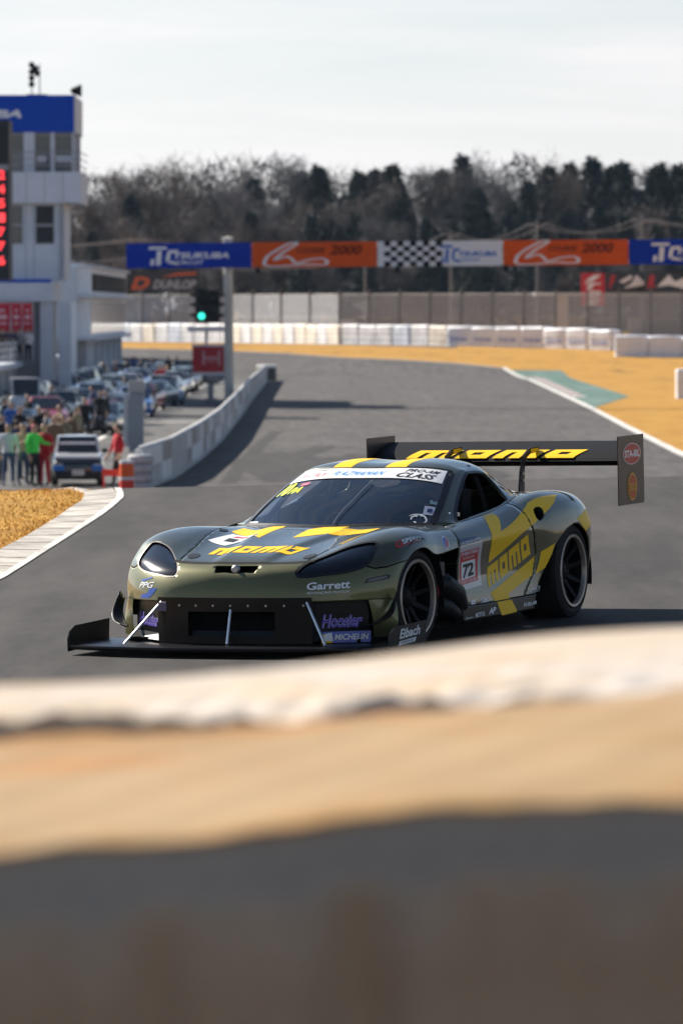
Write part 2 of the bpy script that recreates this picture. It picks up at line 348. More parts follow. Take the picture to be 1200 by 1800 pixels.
# pit lane line, then pale cross strips
strip('pit_line_and_sun_gap', [(-9.2, 190), (-9.15, 245), (-8.95, 288), (-8.9, 358), (-8.9, 395)], .22, line_w, .020)
for y in (248, 300, 360): sheet('pit_line_and_sun_gap', [(-9.0, y), (-5.4, y), (-5.4, y + 1.0), (-9.0, y + 1.0)], line_w, .020)  # line colour painted in for sunlit gaps between the shadow bands
skid = asphalt('asphalt_skid', (.048, .044, .042), (.075, .069, .066))
for i, (x, y0, y1, w_, dx) in enumerate([(-2.0, 165, 205, .9, 1.5), (-3.2, 160, 230, .5, .6)]):
    strip('skid_mark', [(x + dx * t ** 2, y0 + (y1 - y0) * t) for t in np.linspace(0, 1, 12)], w_, skid, .013 + .0004 * i)
for i, (x, y, r) in enumerate([(-1.0, 176, 2.3), (1.7, 184, 1.6), (-2.4, 190, 1.0), (3.6, 172, 1.2)]):
    th = np.linspace(0, 2 * math.pi, 20, endpoint=False)
    sheet('asphalt_patch', [(x + r * math.cos(t) * (1 + .3 * math.sin(3 * t + i)), y + 8 * r * math.sin(t) * (1 + .25 * math.cos(2 * t))) for t in th], skid, .0165 + .0006 * i)

# ------------------------------------------------------------------ pit wall of cast blocks
conc_a = mat('wall_concrete', (.50, .49, .47), rough=.85, noise=.25, nscale=1.5, bump=.2, bscale=8)
conc_b = mat('wall_concrete_pale', (.72, .71, .69), rough=.85, noise=.15, nscale=1.5, bump=.2, bscale=8)
conc_c = mat('wall_concrete_brown', (.38, .34, .30), rough=.85, noise=.25, nscale=1.5, bump=.2, bscale=8)
pw = empty('pit_wall', (-5, 154.75, -2.74)); tag(pw, 'long curving concrete pit wall of grey and pale blocks with a sunlit top', 'wall')
WP = np.array(WALL); d_ = np.concatenate([[0], np.cumsum(np.linalg.norm(np.diff(WP, axis=0), axis=1))]); nblk = 66; off = np.array(pw.location)
random.seed(3)
for i in range(nblk):
    a, b = d_[-1] * i / nblk + .03, d_[-1] * (i + 1) / nblk - .03
    P = [np.array([np.interp(t, d_, WP[:, 0]), np.interp(t, d_, WP[:, 1])]) for t in (a, b)]
    for lv, (z0, z1, w_) in enumerate([(.0, .10, .34), (.103, .60, .22), (.606, 1.10, .22)]):
        mb = MB(); n2 = np.array([1., 0]); w2 = w_ + random.uniform(-.012, .012)
        q = [P[0] - n2 * w2 / 2, P[0] + n2 * w2 / 2, P[1] + n2 * w2 / 2, P[1] - n2 * w2 / 2]
        zz = lambda p: float(zg(*p)) - off[2]
        mb.add([(p[0] - off[0], p[1] - off[1], zz(p) + z0) for p in q] + [(p[0] - off[0], p[1] - off[1], zz(p) + z1) for p in q], [(0, 3, 2, 1), (4, 5, 6, 7), (0, 1, 5, 4), (1, 2, 6, 5), (2, 3, 7, 6), (3, 0, 4, 7)])
        mb.build('wall_block', conc_a if lv == 0 else random.choice([conc_a, conc_a, conc_b, conc_b, conc_c]), pw)
mb = MB(); pv = [(p[0] - off[0], p[1] - off[1], float(zg(*p)) - off[2] + 1.14) for p in WP]
mb.tube(pv, .06, 6); mb.build('top_rail', conc_b, pw)
te = empty('wall_end_tyres', (-5.2, 396, -2.74)); tag(te, 'dark banded stack capping the far end of the pit wall', 'tyre stack')
for k in range(5):
    mb = MB(); mb.lathe([(k * .22, .0), (k * .22, .62), (k * .22 + .05, .70), (k * .22 + .16, .70), (k * .22 + .21, .62), (k * .22 + .21, 0)], 18, 'z'); mb.build('tyre', conc_b if k == 4 else mat('banded_tyre', (.10, .10, .10), rough=.8), te, True)

# ------------------------------------------------------------------ start gantry
g_root = empty('start_gantry', (0, 290, -2.74), rot=(0, -.0078, 0)); tag(g_root, 'overhead start gantry with blue, orange and chequered boards on pale posts', 'gantry')
g_blue = mat('board_blue', (.001, .030, .36), spec=.08, rough=.8, noise=.06, nscale=.6); g_org = mat('board_orange', (.66, .090, .008), spec=.08, rough=.8, noise=.06, nscale=.6); g_wht = mat('board_white', (.70, .72, .76), rough=.8, spec=.1)
ink_w = mat('ink_white', (.78, .78, .80), rough=.8, spec=.1); ink_b = mat('ink_black', (.006, .006, .008), rough=.8, spec=.1); ink_o = mat('ink_dark_red', (.16, .020, .006), rough=.8, spec=.1); ink_bl = mat('ink_blue', (.05, .16, .50), rough=.8, spec=.1)
gz0, gz1 = 4.36 + 2.74, 5.66 + 2.74 - .02; x0 = -10.9; pw_ = 6.39
track = np.array([(.02, .30), (.0, .12), (.10, .02), (.30, .03), (.62, .10), (.95, .08), (1.0, .22), (.92, .34), (.72, .30), (.52, .16), (.45, .30), (.38, .44), (.30, .42), (.16, .30), (.30, .62), (.52, 1.0), (.42, 1.02), (.20, .72), (.05, .45)])
def closed_line(P, w, ns=6):
    n = len(P); t = np.linspace(0, n, n * ns, endpoint=False); i = t.astype(int); f = (t - i)[:, None]; g_ = lambda k: P[k % n]
    C = .5 * (2 * g_(i) + (g_(i + 1) - g_(i - 1)) * f + (2 * g_(i - 1) - 5 * g_(i) + 4 * g_(i + 1) - g_(i + 2)) * f**2 + (3 * g_(i) - g_(i - 1) - 3 * g_(i + 1) + g_(i + 2)) * f**3)
    T = np.roll(C, -1, 0) - np.roll(C, 1, 0); T /= np.linalg.norm(T, axis=1, keepdims=True) + 1e-9; N2 = np.stack([-T[:, 1], T[:, 0]], 1); m_ = len(C)
    V = np.concatenate([C + N2 * w / 2, C - N2 * w / 2]); return V, [(k, (k + 1) % m_, m_ + (k + 1) % m_, m_ + k) for k in range(m_)], 1.
TC = polys2d([[(.0, .78), (.62, .78), (.60, .92), (.02, .92)], [(.24, .0), (.40, .0), (.44, .72), (.28, .72)], [(.05, .0), (.17, .0), (.20, .30), (.08, .30)],
              [(.62, .10), (1.0, .0), (.98, .14), (.72, .22)], [(.56, .16), (.70, .22), (.74, .60), (.60, .58)], [(.62, .58), (.95, .62), (1.0, .76), (.66, .74)]])
yb = -.062
for i in range(6):
    a = x0 + i * pw_; kind = ['b', 'o', 'w', 'o', 'b', 'o'][i]
    mb = MB(); mb.box(a + .02, a + pw_ - .02, -.05, .05, gz0, gz1)
    bd = mb.build('board', {'b': g_blue, 'o': g_org, 'w': g_wht}[kind], g_root)
    Q = lambda u0, u1, v0, v1: [(a + pw_ * u0, yb, gz0 + 1.28 * v0), (a + pw_ * u1, yb, gz0 + 1.28 * v0), (a + pw_ * u1, yb, gz0 + 1.28 * v1), (a + pw_ * u0, yb, gz0 + 1.28 * v1)]
    if kind == 'b':
        flat_text('logo', '', ink_w, bd, Q(.18, .42, .12, .92), shape=TC)
        flat_text('lettering', 'TSUKUBA', ink_w, bd, Q(.38, .82, .38, .62), .04, .25)
        flat_text('lettering', 'CIRCUIT', ink_w, bd, Q(.40, .62, .14, .30), .02, .25)
    elif kind == 'o':
        flat_text('track_outline', '', ink_w, bd, Q(.10, .60, .02, .94), shape=closed_line(track, .055))
        flat_text('lettering', 'COURSE', ink_o, bd, Q(.36, .59, .56, .78), .03, .25)
        flat_text('lettering', '2000', ink_o, bd, Q(.62, .88, .48, .88), .04, .25)
    else:
        for r_ in range(5):
            for c_ in range(9):
                if (r_ + c_) % 2 == 0: mesh('check', Q(.055 + c_ * .0513, .055 + (c_ + 1) * .0513, r_ * .2, r_ * .2 + .2), [(0, 1, 2, 3)], ink_b, bd, False)
        flat_text('logo', '', ink_bl, bd, Q(.50, .66, .12, .90), shape=TC)
        flat_text('lettering', 'TSUKUBA', ink_bl, bd, Q(.65, .95, .38, .58), .04, .25)
        flat_text('lettering', 'CIRCUIT', ink_bl, bd, Q(.66, .82, .18, .30), .02, .25)
post_m = mat('gantry_post_paint', (.55, .52, .46), rough=.6, noise=.1, nscale=2)
for px_ in (-5.72, 25.5):
    mb = MB(); mb.tube([(px_, .35, 0 if px_ < 0 else .3), (px_, .35, 8.55)], .24, 16); mb.lathe([(8.55, .30), (8.62, .30), (8.70, .0)], 16, 'z', (px_, .35, 0)); mb.box(px_ - .35, px_ + .35, 0, .7, 0, .25); mb.build('post', post_m, g_root, True)
mb = MB()
for z in (gz0 + .15, gz1 - .15): mb.tube([(-10.85, .15, z), (27.2, .15, z)], .07, 8)
for k in range(27): mb.tube([(-10.8 + k * 1.42, .15, gz0 + .15), (-10.8 + (k + 1) * 1.42, .15, gz1 - .15)], .03, 6)
mb.build('truss', post_m, g_root)
for x in (-4.2, 2.9, 8.4):
    mb = MB(); mb.box(x - .12, x + .12, -.35, -.08, gz0 - .30, gz0 - .02); mb.tube([(x, -.2, gz0), (x, .15, gz0 + .15)], .03, 6); mb.build('camera_pod', ink_b, g_root)

# ------------------------------------------------------------------ start light
tl = empty('start_light', (-6.78, 288.6, -2.74)); tag(tl, 'black start light with a green lamp lit, beside the gantry post', 'traffic light')
mb = MB(); mb.box(-.62, .62, -.15, .15, 4.28, 5.92); mb.build('housing', mat('light_housing', (.012, .013, .016), rough=.6), tl, bevel=.03)
lampoff = mat('lamp_dark', (.02, .02, .02), rough=.3)
for r_, z in enumerate((5.62, 5.14, 4.60)):
    for x in (-.30, .30):
        mb = MB(); mb.lathe([(-.17, .17), (-.20, .12), (-.21, 0)], 14, 'y', (x, 0, z)); mb.build('lamp', mat('lamp_green', (.02, .4, .3), emit=(.03, .62, .45), estr=1.4) if (r_ == 2 and x > -1) and x < 0 else lampoff, tl, True)
        mb = MB(); mb.lathe([(-.50, .22), (-.15, .22)], 16, 'y', (x, 0, z), R(-20), R(200)); mb.build('visor', lampoff, tl, True)
    for s_ in (-1, 1):
        mb = MB(); mb.prism([(s_ * .62, z + .16), (s_ * .90, z + .10), (s_ * .90, z + .02), (s_ * .62, z - .10)], 1, -.12, .12); mb.build('side_fin', lampoff, tl)
mb = MB(); mb.tube([(0, .3, 4.9), (1.0, 1.3, 4.9)], .05, 6); mb.tube([(0, .1, 4.9), (0, .3, 4.9)], .05, 6); mb.build('bracket', post_m, tl)

# ------------------------------------------------------------------ starter's stand
ss = empty('starter_stand', (-6.8, 300, -2.74)); tag(ss, 'red and white starter stand with a flat roof above the pit wall', 'stand')
red_p = mat('stand_red', (.40, .012, .022), rough=.5, noise=.15, nscale=2); wht_p = mat('stand_white', (.62, .62, .63), rough=.6)
mb = MB(); mb.box(-1.05, 1.02, -.05, 0, 1.62, 2.98); fp = mb.build('front_panel', red_p, ss)
mb = MB(); mb.box(.98, 1.03, .0, 1.4, 1.62, 2.98); mb.build('side_panel', red_p, ss)
flat_text('panel_print', '', mat('stand_print', (.55, .28, .28), rough=.6), fp, [(-.52, -.055, 2.0), (.42, -.055, 2.0), (.42, -.055, 2.75), (-.52, -.055, 2.75)], shape=polys2d([[(0, 0), (.14, 0), (.14, 1), (0, 1)], [(.86, 0), (1, 0), (1, 1), (.86, 1)], [(.14, .40), (.86, .40), (.86, .60), (.14, .60)], [(.3, .15), (.7, .25), (.7, .32), (.3, .24)]]))
mb = MB(); mb.box(-1.10, 1.08, -.10, 1.5, 2.98, 3.10); mb.build('rim_frame', wht_p, ss); mb = MB(); mb.box(-1.10, 1.08, -.10, 1.5, 1.46, 1.62); mb.build('rim_frame', wht_p, ss)
mb = MB(); mb.box(-1.30, 1.05, -.2, 1.6, 3.78, 4.02); mb.build('flat_roof', wht_p, ss)
for x, y in ((.72, 0), (-.35, 1.2), (.72, 1.3)): 
    mb = MB(); mb.tube([(x, y, 0 if x > 0 else 3.1), (x, y, 3.8)], .08, 8); mb.build('pole', wht_p, ss)
mb = MB(); mb.box(-.45, .25, .1, .8, .0, .25); mb.box(-.25, .05, .3, .6, .25, 1.2); mb.lathe([(1.0, .2), (1.2, .42), (1.46, .45)], 14, 'z', (-.1, .45, 0)); mb.build('pedestal', mat('pedestal_grey', (.30, .30, .31), rough=.6), ss)

# ------------------------------------------------------------------ timing tower, control tower, pit buildings
bw = mat('building_white', (.59, .63, .69), rough=.7, noise=.10, nscale=.5); bw2 = mat('building_grey', (.33, .34, .36), rough=.75, noise=.1, nscale=.5)
bblue = mat('tower_blue', (.002, .060, .46), rough=.7, spec=.1, noise=.05, nscale=.4); win_d = mat('window_dark', (.02, .024, .03), rough=.08, spec=.8); win_g = mat('window_grey', (.10, .115, .14), rough=.1, spec=.8)
ct = empty('control_tower', (-18, 300, -2.74)); tag(ct, 'white control tower with a bright blue parapet and glazed observation rooms', 'tower')
Zp = lambda py: 2.164 - (py - 545) / 33.33 + 2.74
Xp = lambda px: (px - 600) / 33.33 + 18
def bx(name, m, par, x0_, x1_, y0_, y1_, z0_, z1_, bevel=0):
    mb = MB(); mb.box(x0_, x1_, y0_, y1_, z0_, z1_); return mb.build(name, m, par, bevel=bevel)
par = bx('parapet', bblue, ct, -6, Xp(131), 0, 8, Zp(233), Zp(168))
bx('parapet_side', bw, ct, Xp(131) + .004, Xp(131) + .10, .06, 7.9, Zp(233) - .03, Zp(170))
flat_text('lettering', 'TSUKUBA', ink_w, par, [(Xp(-120), -.02, Zp(208)), (Xp(40), -.02, Zp(208)), (Xp(40), -.02, Zp(194)), (Xp(-120), -.02, Zp(194))], .05, .25)
bx('glazed_room', win_g, ct, -5.6, Xp(126), .35, 7.6, Zp(303), Zp(233) - .004)
for a, b in ((43, 62), (90, 97), (128, 131)): bx('mullion', bw, ct, Xp(a), Xp(b), .05, .40, Zp(303), Zp(233) - .004)
for y_ in (2.4, 5.0, 7.6): bx('mullion', bw, ct, Xp(126) - .05, Xp(131), y_, y_ + .25, Zp(303), Zp(233) - .004)
for a, b in ((63, 89), (98, 128), (20, 42)): bx('window', win_d, ct, Xp(a), Xp(b), .28, .36, Zp(268), Zp(240))
for a, b in ((99, 128), (66, 82)): bx('blind', bw, ct, Xp(a), Xp(b), .24, .27, Zp(285), Zp(274))
for z_ in (.35, .7, 1.05):
    mb = MB(); mb.tube([(-6, -.45, Zp(303) + z_), (Xp(142), -.45, Zp(303) + z_), (Xp(142), 8.3, Zp(303) + z_)], .03, 6); mb.build('balcony_rail', bw2, ct)
for x_ in (Xp(16), Xp(48), Xp(80), Xp(112)): bx('panel_joint', bw2, ct, x_, x_ + .04, -.503, -.49, Zp(356), Zp(304))
for x_ in (Xp(45), Xp(60), Xp(104)): bx('panel_joint', bw2, ct, x_, x_ + .04, .297, .31, Zp(492), Zp(358))
mb = MB(); mb.tube([(Xp(110), .22, Zp(490)), (Xp(110), .22, Zp(360))], .06, 8); mb.build('downpipe', bw2, ct)
bx('balcony', bw, ct, -6, Xp(143), -.5, 8.4, Zp(357), Zp(303))
bx('tower_shaft', bw, ct, -5.4, Xp(113), .3, 7.6, Zp(493), Zp(357))
for a, b in ((22, 40), (64, 95)): 
    wd = bx('window', win_d, ct, Xp(a), Xp(b), .22, .32, Zp(428), Zp(362)); bx('window_frame', bw2, wd, Xp(a), Xp(b), .16, .215, Zp(398), Zp(394))
bx('terrace', bw, ct, -7, Xp(96), -1.2, 8, Zp(530), Zp(497)); bx('terrace_rail', bblue, ct, -7, Xp(93), -1.24, -1.18, Zp(497), Zp(491))
bx('tower_base', bw2, ct, -6, Xp(88), .3, 7.6, .0, Zp(530))
for x in (Xp(73), Xp(105)): bx('pillar', bw, ct, x, x + .65, -.9, -.3, 0, Zp(530))
bx('rear_block', bw, ct, -6, 1.5, 8.41, 22, 0, Zp(176))
ant = bx('antenna_rack', ink_b, ct, Xp(45), Xp(80), 2, 3, Zp(168), Zp(164))
for x in (Xp(53), Xp(67)):
    mb = MB(); mb.tube([(x, 2.5, Zp(165)), (x, 2.5, Zp(110))], .035, 6); mb.build('mast', steel_g := mat('mast_steel', (.3, .3, .32), rough=.4, metal=.6), ant)
for k, (x, py) in enumerate([(53, 112), (60, 118), (53, 124), (63, 127), (53, 135), (53, 146)]):
    mb = MB(); mb.lathe([(-.12, .0), (-.10, .10), (.06, .17), (.08, .15), (.0, 0)], 12, 'y', (Xp(x), 2.3, Zp(py))); mb.build('loudspeaker', ink_b, ant, True)
mb = MB(); mb.tube([(Xp(131), .5, Zp(168)), (Xp(137), .3, Zp(160))], .05, 6); mb.lathe([(-.35, .0), (-.3, .12), (.2, .34), (.25, .30), (.1, 0)], 14, 'x', (Xp(136), .3, Zp(160))); mb.build('horn_speaker', ink_b, ct, True)

sb = empty('score_board', (-17.5, 270, -2.74)); tag(sb, 'tall black timing board with red numerals in front of the tower', 'scoreboard')
Zs = lambda py: 2.164 - (py - 545) / 37.04 + 2.74
Xs = lambda px: (px - 600) / 37.04 + 17.5
cab = bx('cabinet', mat('board_black', (.016, .018, .024), rough=.6), sb, Xs(-60), Xs(18), -.4, 2.6, Zs(493), Zs(212), .03)
red_led = mat('red_digits', (.5, .02, .02), emit=(1, .05, .06), estr=.9)
for k, ch in enumerate('2451776'):
    py = 308 + k * 25
    flat_text('digit', ch, red_led, cab, [(Xs(-1), -.43, Zs(py + 8)), (Xs(11), -.43, Zs(py + 8)), (Xs(11), -.43, Zs(py - 8)), (Xs(-1), -.43, Zs(py - 8))], .03)
    flat_text('digit', '1', red_led, cab, [(Xs(-14), -.43, Zs(py + 8)), (Xs(-8), -.43, Zs(py + 8)), (Xs(-8), -.43, Zs(py - 8)), (Xs(-14), -.43, Zs(py - 8))], .03)
bx('header', mat('header_grey', (.25, .26, .28)), cab, Xs(-60), Xs(17), -.42, -.405, Zs(300), Zs(290))
for x in (-2.2, .5): bx('leg', bw2, sb, x, x + .3, -.15, .15, 0, Zs(493))

pb = empty('pit_garage', (-17, 300, -2.74)); tag(pb, 'low grey pit garage with a railed spectator deck along the pit lane', 'building')
bx('wall', mat('garage_wall', (.42, .40, .37), rough=.8, noise=.15, nscale=.6), pb, -6, 0, -110, 46, 0, 1.92)
bx('deck_edge', bw, pb, -6.2, .25, -110, 46.2, 1.925, 2.20)
for k in range(26): bx('garage_door', mat('shutter_grey', (.26, .27, .29), rough=.5, noise=.1, nscale=4), pb, .004, .05, -104 + k * 5.8, -100 + k * 5.8, .02, 1.75)
mb = MB()
for z in (2.55, 2.9, 3.25): mb.tube([(.15, -110, z), (.15, 46, z)], .03, 6)
for k in range(53): mb.tube([(.15, -110 + 3 * k, 2.2), (.15, -110 + 3 * k, 3.25)], .03, 6)
mb.build('railing', wht_p, pb)
bx('back_wall', mat('deck_wall_tan', (.33, .26, .22), rough=.8, noise=.2, nscale=.5), pb, -6, -4.5, -110, 30, 2.2, 4.2)
for i, (a, b) in enumerate(((-9, 20), (21, 40), (41, 59))):
    bn = empty('hanging_banner', (0, 298.2, 0)); bnm = MB(); xa, xb = (a - 600) / 33.5, (b - 600) / 33.5; zt, zb = 2.164 - (532 - 545) / 33.5, 2.164 - (583 - 545) / 33.5
    bnm.grid(lambda u, v: (xa + (xb - xa) * u, .06 * math.sin(9 * u + 3 * v + i), zb + (zt - zb) * v), 14, 4); bo = bnm.build('cloth', mat('banner_red', (.55, .015, .04), rough=.6), bn, True)
    for q_ in ([(.1, .1), (.9, .1), (.9, .2), (.1, .2)], [(.1, .4), (.9, .4), (.9, .62), (.1, .62)], [(.3, .8), (.7, .8), (.7, .95), (.3, .95)]):
        flat_text('banner_print', '', mat('banner_pink', (.75, .45, .48), rough=.6), bo, [(xa + .1, -.09, zb + .3), (xb - .1, -.09, zb + .3), (xb - .1, -.09, zt - .3), (xa + .1, -.09, zt - .3)], shape=polys2d([q_]))
    mb = MB(); mb.tube([(xa, 0, zt), (xb, 0, zt)], .03, 6); mb.tube([(xa, 0, zt), (xa, 0, -.5)], .03, 6); mb.tube([(xb, 0, zt), (xb, 0, -.5)], .03, 6); mb.build('frame', wht_p, bn)
    tag(bn, ['bright red banner at the picture edge above the pit deck', 'bright red banner in the middle of the row above the pit deck', 'bright red banner nearest the white pillar above the pit deck'][i], 'banner', 'red banners on the deck')

office_w = mat('office_white', (.80, .82, .85), rough=.7, noise=.08, nscale=.5)
pk = empty('pit_office', (-17, 386, -2.74)); tag(pk, 'white two storey pit office with long window bands beyond the tower', 'building')
Zk = lambda py: 2.164 - (py - 545) / 25.9 + 2.74
bx('ground_floor', bw2, pk, -8, -.35, .2, 64, 0, Zk(598)); bx('lower_storey', office_w, pk, -8, -.05, 0, 64, Zk(592), Zk(523)); bx('upper_storey', office_w, pk, -8, .0, -.3, 64.2, Zk(517), Zk(470))
bx('floor_slab', bw, pk, -8, .55, -.9, 64.5, Zk(523), Zk(517)); bx('floor_slab', bw, pk, -8, .45, -.8, 64.5, Zk(598), Zk(592)); bx('roof_slab', bw, pk, -8, .3, -.6, 64.5, Zk(470), Zk(466))
for k in range(6):
    y_ = 2 + k * 10.3
    bx('window', win_d, pk, -.004, .03, y_, y_ + 9.4, Zk(512), Zk(480)); bx('window', win_g, pk, -.06, -.02, y_, y_ + 9.9, Zk(586), Zk(530))
    bx('pillar', bw, pk, -.34, .1, y_ - 1.2, y_ - .4, 0, Zk(598))
bx('stair_tower', office_w, pk, -1.9, -.9, -1.2, -.32, 0, Zk(530)); bx('pillar', bw, pk, -1.9, -.85, -1.25, -.3, Zk(530), Zk(470))
for k in range(4): bx('roof_unit', bw2, pk, -3 + .1 * k, -1.5 + .1 * k, 6 + 13 * k, 9 + 13 * k, Zk(466), Zk(458))
# ------------------------------------------------------------------ wrapped tyre barrier along the far bend
random.seed(11)
BAR = [(-24, 543), (-20.6, 536), (-10.34, 517.25), (0, 491.3), (9.54, 477), (16.5, 471), (22.4, 464.5)]
def bundle_mesh(seed, w=2.78, h=1.66, d=1.3):
    r_ = np.random.default_rng(seed); mb = MB(); nu, nv = 40, 14; ph = r_.uniform(0, 6, 8)
    def wrap(u, v):                                   # a rounded block under a strapped tarpaulin: bulges between the tyres, pinched in the middle
        a = 2 * math.pi * u; ca, sa = math.cos(a), math.sin(a); k = 7.0
        rx = w / 2 * abs(ca) ** (2 / k) * np.sign(ca); ry = d / 2 * abs(sa) ** (2 / k) * np.sign(sa)
        b = 1 - .035 * abs(math.sin(3.1 * math.pi * v)) + .022 * math.sin(7 * a + ph[0] + 2 * v) + .014 * math.sin(13 * a + ph[1])
        topf = 1 if v < .93 else 1 - .10 * ((v - .93) / .07)
        return (rx * b * topf, ry * b * topf, h * v + .03 * math.sin(4 * a + ph[2]) * (v > .8))
    mb.grid(lambda v, u: wrap(u, v), nv, nu)
    b0 = len(mb.v); mb.v.append((0, 0, h * 1.03)); ring = [nv * (nu + 1) + j for j in range(nu)]
    for j in range(nu): mb.f.append((ring[j], ring[(j + 1) % nu], b0))
    o = mb.build('tyre_bundle', None, None, True, angle=60); me = o.data; bpy.data.objects.remove(o); return me
tarps = [mat('tarp_old_grey', (.66, .65, .64), rough=.6, noise=.35, nscale=1.2, stretch=(1, 1, .4)), mat('tarp_old_cream', (.70, .63, .52), rough=.6, noise=.3, nscale=1.2, stretch=(1, 1, .4)),
         mat('tarp_grey_blue', (.56, .60, .66), rough=.6, noise=.3, nscale=1.2, stretch=(1, 1, .4)), mat('tarp_white', (.84, .85, .88), rough=.5, noise=.08, nscale=1.5)]
BM = [bundle_mesh(i) for i in range(4)]
for me in BM: me.materials.append(tarps[0])
BP = np.array(BAR); bd_ = np.concatenate([[0], np.cumsum(np.linalg.norm(np.diff(BP, axis=0), axis=1))]); nb = int(bd_[-1] / 2.62)
for i in range(nb):
    t = (i + .5) * bd_[-1] / nb; x, y = np.interp(t, bd_, BP[:, 0]), np.interp(t, bd_, BP[:, 1]); x2, y2 = np.interp(t + .5, bd_, BP[:, 0]), np.interp(t + .5, bd_, BP[:, 1])
    o = bpy.data.objects.new('tyre_bundle', BM[i % 4]); col.objects.link(o); o.location = (x, y, float(zg(x, y)) - .02); o.rotation_euler = (0, 0, math.atan2(y2 - y, x2 - x) if i else -.5)
    clean = x > 9.2; mt = tarps[3] if clean else random.choice([tarps[0], tarps[0], tarps[1], tarps[2]])
    o.material_slots[0].link = 'OBJECT'; o.material_slots[0].material = mt
    o.scale = (1, 1, random.uniform(.97, 1.03))
    if clean: tag(o, 'clean white wrapped tyre bundle in the far barrier by the grass', 'tyre barrier', 'clean white tyre bundles of the far barrier')
    else: tag(o, {'tarp_old_grey': 'stained grey wrapped tyre bundle in the far barrier', 'tarp_old_cream': 'stained cream wrapped tyre bundle in the far barrier', 'tarp_grey_blue': 'blue grey wrapped tyre bundle in the far barrier'}[mt.name], 'tyre barrier', {'tarp_old_grey': 'stained grey tyre bundles', 'tarp_old_cream': 'stained cream tyre bundles', 'tarp_grey_blue': 'blue grey tyre bundles'}[mt.name])
    if clean:
        pr_ = flat_text('printed_band', '', mat('print_blue', (.20, .26, .55), rough=.6), o, [(-1.0, -.70, .45), (1.0, -.70, .45), (1.0, -.70, .75), (-1.0, -.70, .75)], .02, .2, shape=text2d('TSUKUBA', .02, .2))
for k in range(5):                                    # the nearer run that starts at the right of the grass
    o = bpy.data.objects.new('tyre_bundle', BM[k % 4]); col.objects.link(o); x, y = 23.1 + 2.62 * k, 452 - 1.0 * k; o.location = (x, y, float(zg(x, y)) - .02); o.rotation_euler = (0, 0, -.3)
    o.material_slots[0].link = 'OBJECT'; o.material_slots[0].material = tarps[3]; tag(o, 'white wrapped tyre bundle of the nearer barrier run beside the grass', 'tyre barrier', 'white bundles of the nearer run')
o = bpy.data.objects.new('padded_post', bundle_mesh(9, .9, 1.6, .9)); col.objects.link(o); o.location = (19.0, 316, float(zg(19, 316))); o.data.materials.append(tarps[3]); tag(o, 'white padded post standing alone on the dry grass', 'post')

# ------------------------------------------------------------------ catch fence behind the barrier
fm, fn_, fl, fb = nodes_of('fence_mesh', .6); fb.inputs['Base Color'].default_value = (.52, .53, .56, 1); fb.inputs['Metallic'].default_value = .0
tcn = fn_.new('ShaderNodeTexCoord'); wv1 = fn_.new('ShaderNodeTexWave'); wv2 = fn_.new('ShaderNodeTexWave')
for wv_, dr in ((wv1, 'X'), (wv2, 'Z')): wv_.bands_direction = dr; wv_.inputs['Scale'].default_value = 3.2; fl.new(tcn.outputs['Object'], wv_.inputs['Vector'])
mxn = fn_.new('ShaderNodeMath'); mxn.operation = 'MAXIMUM'; fl.new(wv1.outputs['Fac'], mxn.inputs[0]); fl.new(wv2.outputs['Fac'], mxn.inputs[1])
gt = fn_.new('ShaderNodeMath'); gt.operation = 'GREATER_THAN'; gt.inputs[1].default_value = .77; fl.new(mxn.outputs[0], gt.inputs[0]); fl.new(gt.outputs[0], fb.inputs['Alpha'])
fpost = mat('fence_post', (.16, .165, .18), rough=.6); frail = mat('fence_rail', (.45, .44, .42), rough=.6)
cf = empty('catch_fence', (0, 505, -.78)); tag(cf, 'long grey wire catch fence on dark posts behind the far barrier', 'fence')
fx = np.arange(-32, 42.1, 2.65); fy = lambda x: float(np.interp(x, [-40, -10, 0, 20, 45], [558, 528, 506, 487, 480]))
for k, x in enumerate(fx):
    y = fy(x) - 505
    mb = MB(); mb.box(x - .09, x + .09, y - .09, y + .09, 0, 4.4); mb.prism([(y, 4.4), (y + .12, 4.4), (y - .35, 4.75), (y - .45, 4.70)], 0, x - .05, x + .05); mb.build('fence_post', fpost, cf)
    if k < len(fx) - 1:
        x2 = fx[k + 1]; y2 = fy(x2) - 505
        mesh('mesh_panel', [(x, y, .1), (x2, y2, .1), (x2, y2, 4.35), (x, y, 4.35)], [(0, 1, 2, 3)], fm, cf, False)
        mb = MB()
        for z in (.15, 2.3, 4.35): mb.tube([(x, y, z), (x2, y2, z)], .05 if z == 2.1 else .035, 6)
        mb.build('rail', frail, cf)
# embankment with pale block wall and yards seen through the fence
yard = mat('yard_concrete', (.30, .28, .25), rough=.9, noise=.35, nscale=.2); 
for i, (x0_, x1_, y_, h, m_) in enumerate([(-34, -14, 566, 1.1, (.24, .245, .26)), (-13.6, 4, 545, .9, (.26, .26, .26)), (4.5, 17.5, 536, 1.2, (.24, .245, .26)), (25.5, 48, 530, 1.6, (.34, .34, .34))]):
    mb = MB(); mb.box(x0_, x1_, y_, y_ + .4, -.9, -.78 + h); o = mb.build('yard_wall', mat('yard_wall_%d' % i, m_, rough=.9, noise=.35, nscale=.35)); tag(o, ['low dark yard wall behind the fence near the pit office', 'low tan yard wall behind the fence under the first orange board', 'low grey yard wall behind the middle of the fence', 'pale yard wall behind the fence under the dark billboards'][i], 'wall')
mb = MB(); mb.box(-.5, .5, 0, .7, 0, 1.7); mb.box(-.9, .6, .0, .7, 1.7, 2.1); o = mb.build('white_cabinet', wht_p, bevel=.05); o.location = (.6, 520, -.78); tag(o, 'white equipment cabinet behind the catch fence', 'cabinet')
